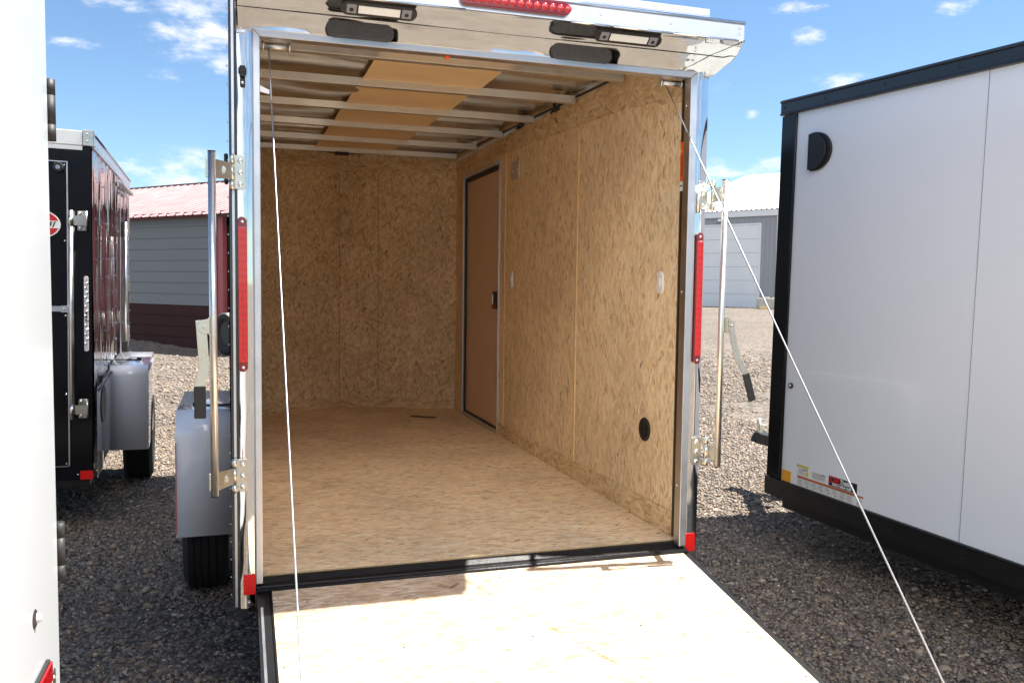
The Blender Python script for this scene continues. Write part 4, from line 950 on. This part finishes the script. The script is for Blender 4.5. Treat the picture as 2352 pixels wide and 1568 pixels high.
b.build('dealer_swoosh', 'white', d5)
# tongue, coupler and jack past the nose
b = MB(); b.prism([(.10, -.15), (.20, -.15), (1.03, 1.12), (.95, 1.15)], 2, -.058, .018); b.prism([(1.86, -.15), (1.76, -.15), (.93, 1.12), (1.01, 1.15)], 2, -.058, .018)
tg = b.build('tongue', 'black_steel', Rt_)
b = MB(); b.box((.94, 1.08, -.03), (1.04, 1.30, .05)); b.dome((.99, 1.30, -.02), (0, 0, 1), .06, .08); b.build('coupler', 'grip', tg, bevel=.008)
b = MB(); b.cyl((.98, .92, -.42), (.98, .92, .30), .028, seg=16); b.cyl((.98, .92, .30), (.98, .92, .33), .034, seg=16); b.cyl((.98, .92, .32), (1.16, .92, .34), .008, seg=8); b.cyl((.98, .92, -.445), (.98, .92, -.42), .09, seg=20); b.build('jack', 'zinc', tg)
wheel(-.02+.0, .18, -2.30, .33, Rt_, cz_=.02) if False else None
b = MB(); b.box((1.955, -3.0, -.05), (2.2, -1.6, .48)); b.build('fender', 'white_fender', Rt_, bevel=.03)
wheel(1.97, 2.17, -2.30, .33, Rt_, cz_=.0)
# small chromed latch standing on the coupler side
b = MB(); b.prism([(1.245, .05), (1.265, .05), (1.29, .12), (1.275, .16), (1.250, .11)], 0, .95, .98); b.build('coupler_latch', 'zinc', tg, bevel=.003)

# ================================================================== RED-ROOFED SHED
az_ = rad(40)
sh = empty('storage_shed', (-.343, 16.66, 0), 'low shed with pale red ribbed metal roof and dark grey lap siding behind the trailers', 'shed', rot=(0, 0, rad(40)+rad(90)))
# local +x runs along the wall (away to the left), local +y points to the camera side
sgn = 1
def mir(p): return p
a_dir = Vector((-math.sin(az_), math.cos(az_), 0)); n_dir = Vector((math.cos(az_), math.sin(az_), 0))
# rotation so that local x = a_dir ; local y = -n_dir
LX = 9.0; X0 = -1.6
b = MB()
nb = 4
for k in range(nb):
    z0, z1 = k*.24, (k+1)*.24; b.prism([(-.03, z0), (.018, z0+.004), (.018, z0+.05), (.004, z1), (-.03, z1)], 0, .32, LX)
b.build('lower_siding', 'siding_brown', sh)
b = MB()
for k in range(8):
    z0, z1 = .962+k*.25, .962+(k+1)*.25; b.prism([(-.03, z0), (.020, z0+.003), (.020, z0+.03), (.006, z1), (-.03, z1)], 0, .32, LX)
for k in range(8):
    for xx in (1.5, 3.0, 4.5): b.dome((xx, .021, 1.0+k*.25), (0, 1, 0), .012, .006, 0, 8, 2)
b.build('wall', 'siding_grey', sh)
b = MB(); b.box((.16, -.05, 0), (.318, .05, 2.95)); b.build('corner_post', 'maroon', sh)
b = MB(); b.box((-.02, -.08, 0), (.155, .03, 2.95)); b.box((X0, -.10, 0), (-.3, .0, 2.95)); b.split('corner_post', 'maroon_light', sh)
b = MB(); b.box((X0, .052, 2.88), (LX, .075, 3.02)); b.build('eave_trim', 'maroon', sh)
RW = 3.7; pitch = .33
b = MB()
pw = .30
prof = []
x = X0-.2
while x < LX+.2:
    prof += [(x, 0), (x+.02, .028), (x+.045, .028), (x+.065, 0), (x+.155, .0), (x+.165, .008), (x+.175, 0)]
    x += pw
e0, e1 = .28, -RW
A = [b.bm.verts.new((p[0], e0, 3.02-e0*pitch+p[1])) for p in prof]; B = [b.bm.verts.new((p[0], e1, 3.02-e1*pitch+p[1])) for p in prof]
for i in range(len(prof)-1): b.bm.faces.new((A[i], A[i+1], B[i+1], B[i]))
b.build('roof', 'roof_red', sh, solid=.004)
b = MB(); b.box((X0-.2, -RW-.15, 3.02+RW*pitch-.02), (LX+.2, -RW+.05, 3.02+RW*pitch+.045)); b.build('ridge_cap', 'maroon', sh)
b = MB(); b.box((X0, -RW*2+.1, 0), (LX, -.10, 2.7)); b.prism([(-.12, 2.7), (-RW*2+.1, 2.7), (-RW, 3.9)], 0, X0+.1, LX-.1); b.build('shell', 'siding_brown', sh)
# tyre leaning by the shed
Ty = empty('spare_tyre', (-.24, 15.5, .0), 'worn black tyre with tread paler across the top standing near the red shed post', 'tyre', rot=(0, 0, rad(30)))
b = MB(); seg = 40; R_ = .43
prof = [(-.09, .26), (-.115, .33), (-.105, .40), (-.085, R_-.004), (-.04, R_), (.04, R_), (.085, R_-.004), (.105, .40), (.115, .33), (.09, .26)]
rings = [[b.bm.verts.new((p[0], p[1]*math.cos(2*math.pi*k/seg), R_+.02+p[1]*math.sin(2*math.pi*k/seg))) for k in range(seg)] for p in prof]
for i in range(len(rings)):
    j = (i+1) % len(rings)
    for k in range(seg):
        f = b.bm.faces.new((rings[i][k], rings[i][(k+1) % seg], rings[j][(k+1) % seg], rings[j][k])); f.material_index = 1 if 2 <= i <= 6 and k > 3 and k < 17 else 0; f.smooth = True  # paler material across the upper tread only
b.build('tyre', ['rubber', 'concrete'], Ty)
MB().cyl((-.06, 0, .45), (.06, 0, .45), .258, seg=32).build('rim', 'grip', Ty)

# ================================================================== FAR GREY BUILDING
gb = empty('metal_building', (27.74, 37.0, .40), 'distant grey metal building with bright white roof and large white overhead door', 'building', rot=(0, 0, rad(120)))
# local x = along wall to the left (azimuth -30), local y = toward viewer side
LW = 7.35
b = MB(); b.box((0, -10.5, 0), (LW, 0, 5.15))
for k in range(1, 30): b.box((k*.25-.012, 0, 0), (k*.25+.012, .02, 5.1))
b.build('wall', 'bld_grey', gb)
b = MB(); b.box((-.08, .0005, 0), (.10, .035, 5.1)); b.box((-.10, .021, 5.02), (LW+.1, .12, 5.34)); b.box((1.00, .021, 0), (1.10, .05, 4.65)); b.box((1.10, .021, 4.56), (LW-.6, .05, 4.65)); b.build('white_trim', 'bld_white', gb)
b = MB()
for k in range(6): b.box((1.11, .021, k*.76), (LW-.6, .038, k*.76+.745))
b.build('overhead_door', 'bld_white', gb)
b = MB(); RWg = 11.0; pg = .31
prof = []; x = -.3
while x < LW+.15:
    prof += [(x, 0), (x+.04, .05), (x+.09, .05), (x+.13, 0)]; x += .30
A = [b.bm.verts.new((p[0], .15, 5.36+p[1])) for p in prof]; B = [b.bm.verts.new((p[0], -RWg, 5.36+RWg*pg+p[1])) for p in prof]
for i in range(len(prof)-1): b.bm.faces.new((A[i], A[i+1], B[i+1], B[i]))
b.build('roof', 'bld_roof', gb, solid=.02)
MB().prism([(0, 5.15), (-10.5, 5.15), (-10.5, 5.2+10.5*pg)], 0, 0, LW).build('gable', 'bld_white', gb)
MB().box((3.35, .02, 4.80), (3.55, .25, 4.95)).build('wall_lamp', 'white', gb, bevel=.02)
# concrete block and timber
cb = empty('concrete_block', (26.2, 35.35, .42), 'weathered pale concrete block standing in front of the far building', 'block', rot=(0, 0, rad(-47)))
b = MB()
b.grid(lambda a, c: (0, 0, 0), 1, 1) if False else None
b.box((-.62, -.33, 0), (.62, .33, .56)); b.box((-.35, -.1, .56), (-.05, .1, .62)); b.box((.1, -.1, .56), (.38, .1, .61)); b.build('block', 'concrete', cb, bevel=.05, seg=3)
ws = MB().box((-.2, -.08, 0), (.2, .08, .17)); o = ws.build('timber_offcut', 'lumber', None, bevel=.005); o.location = (25.55, 34.95, .41); o.rotation_euler = (0, 0, rad(-30))
tag(o, 'short piece of pale timber lying at the foot of the concrete block', 'timber')
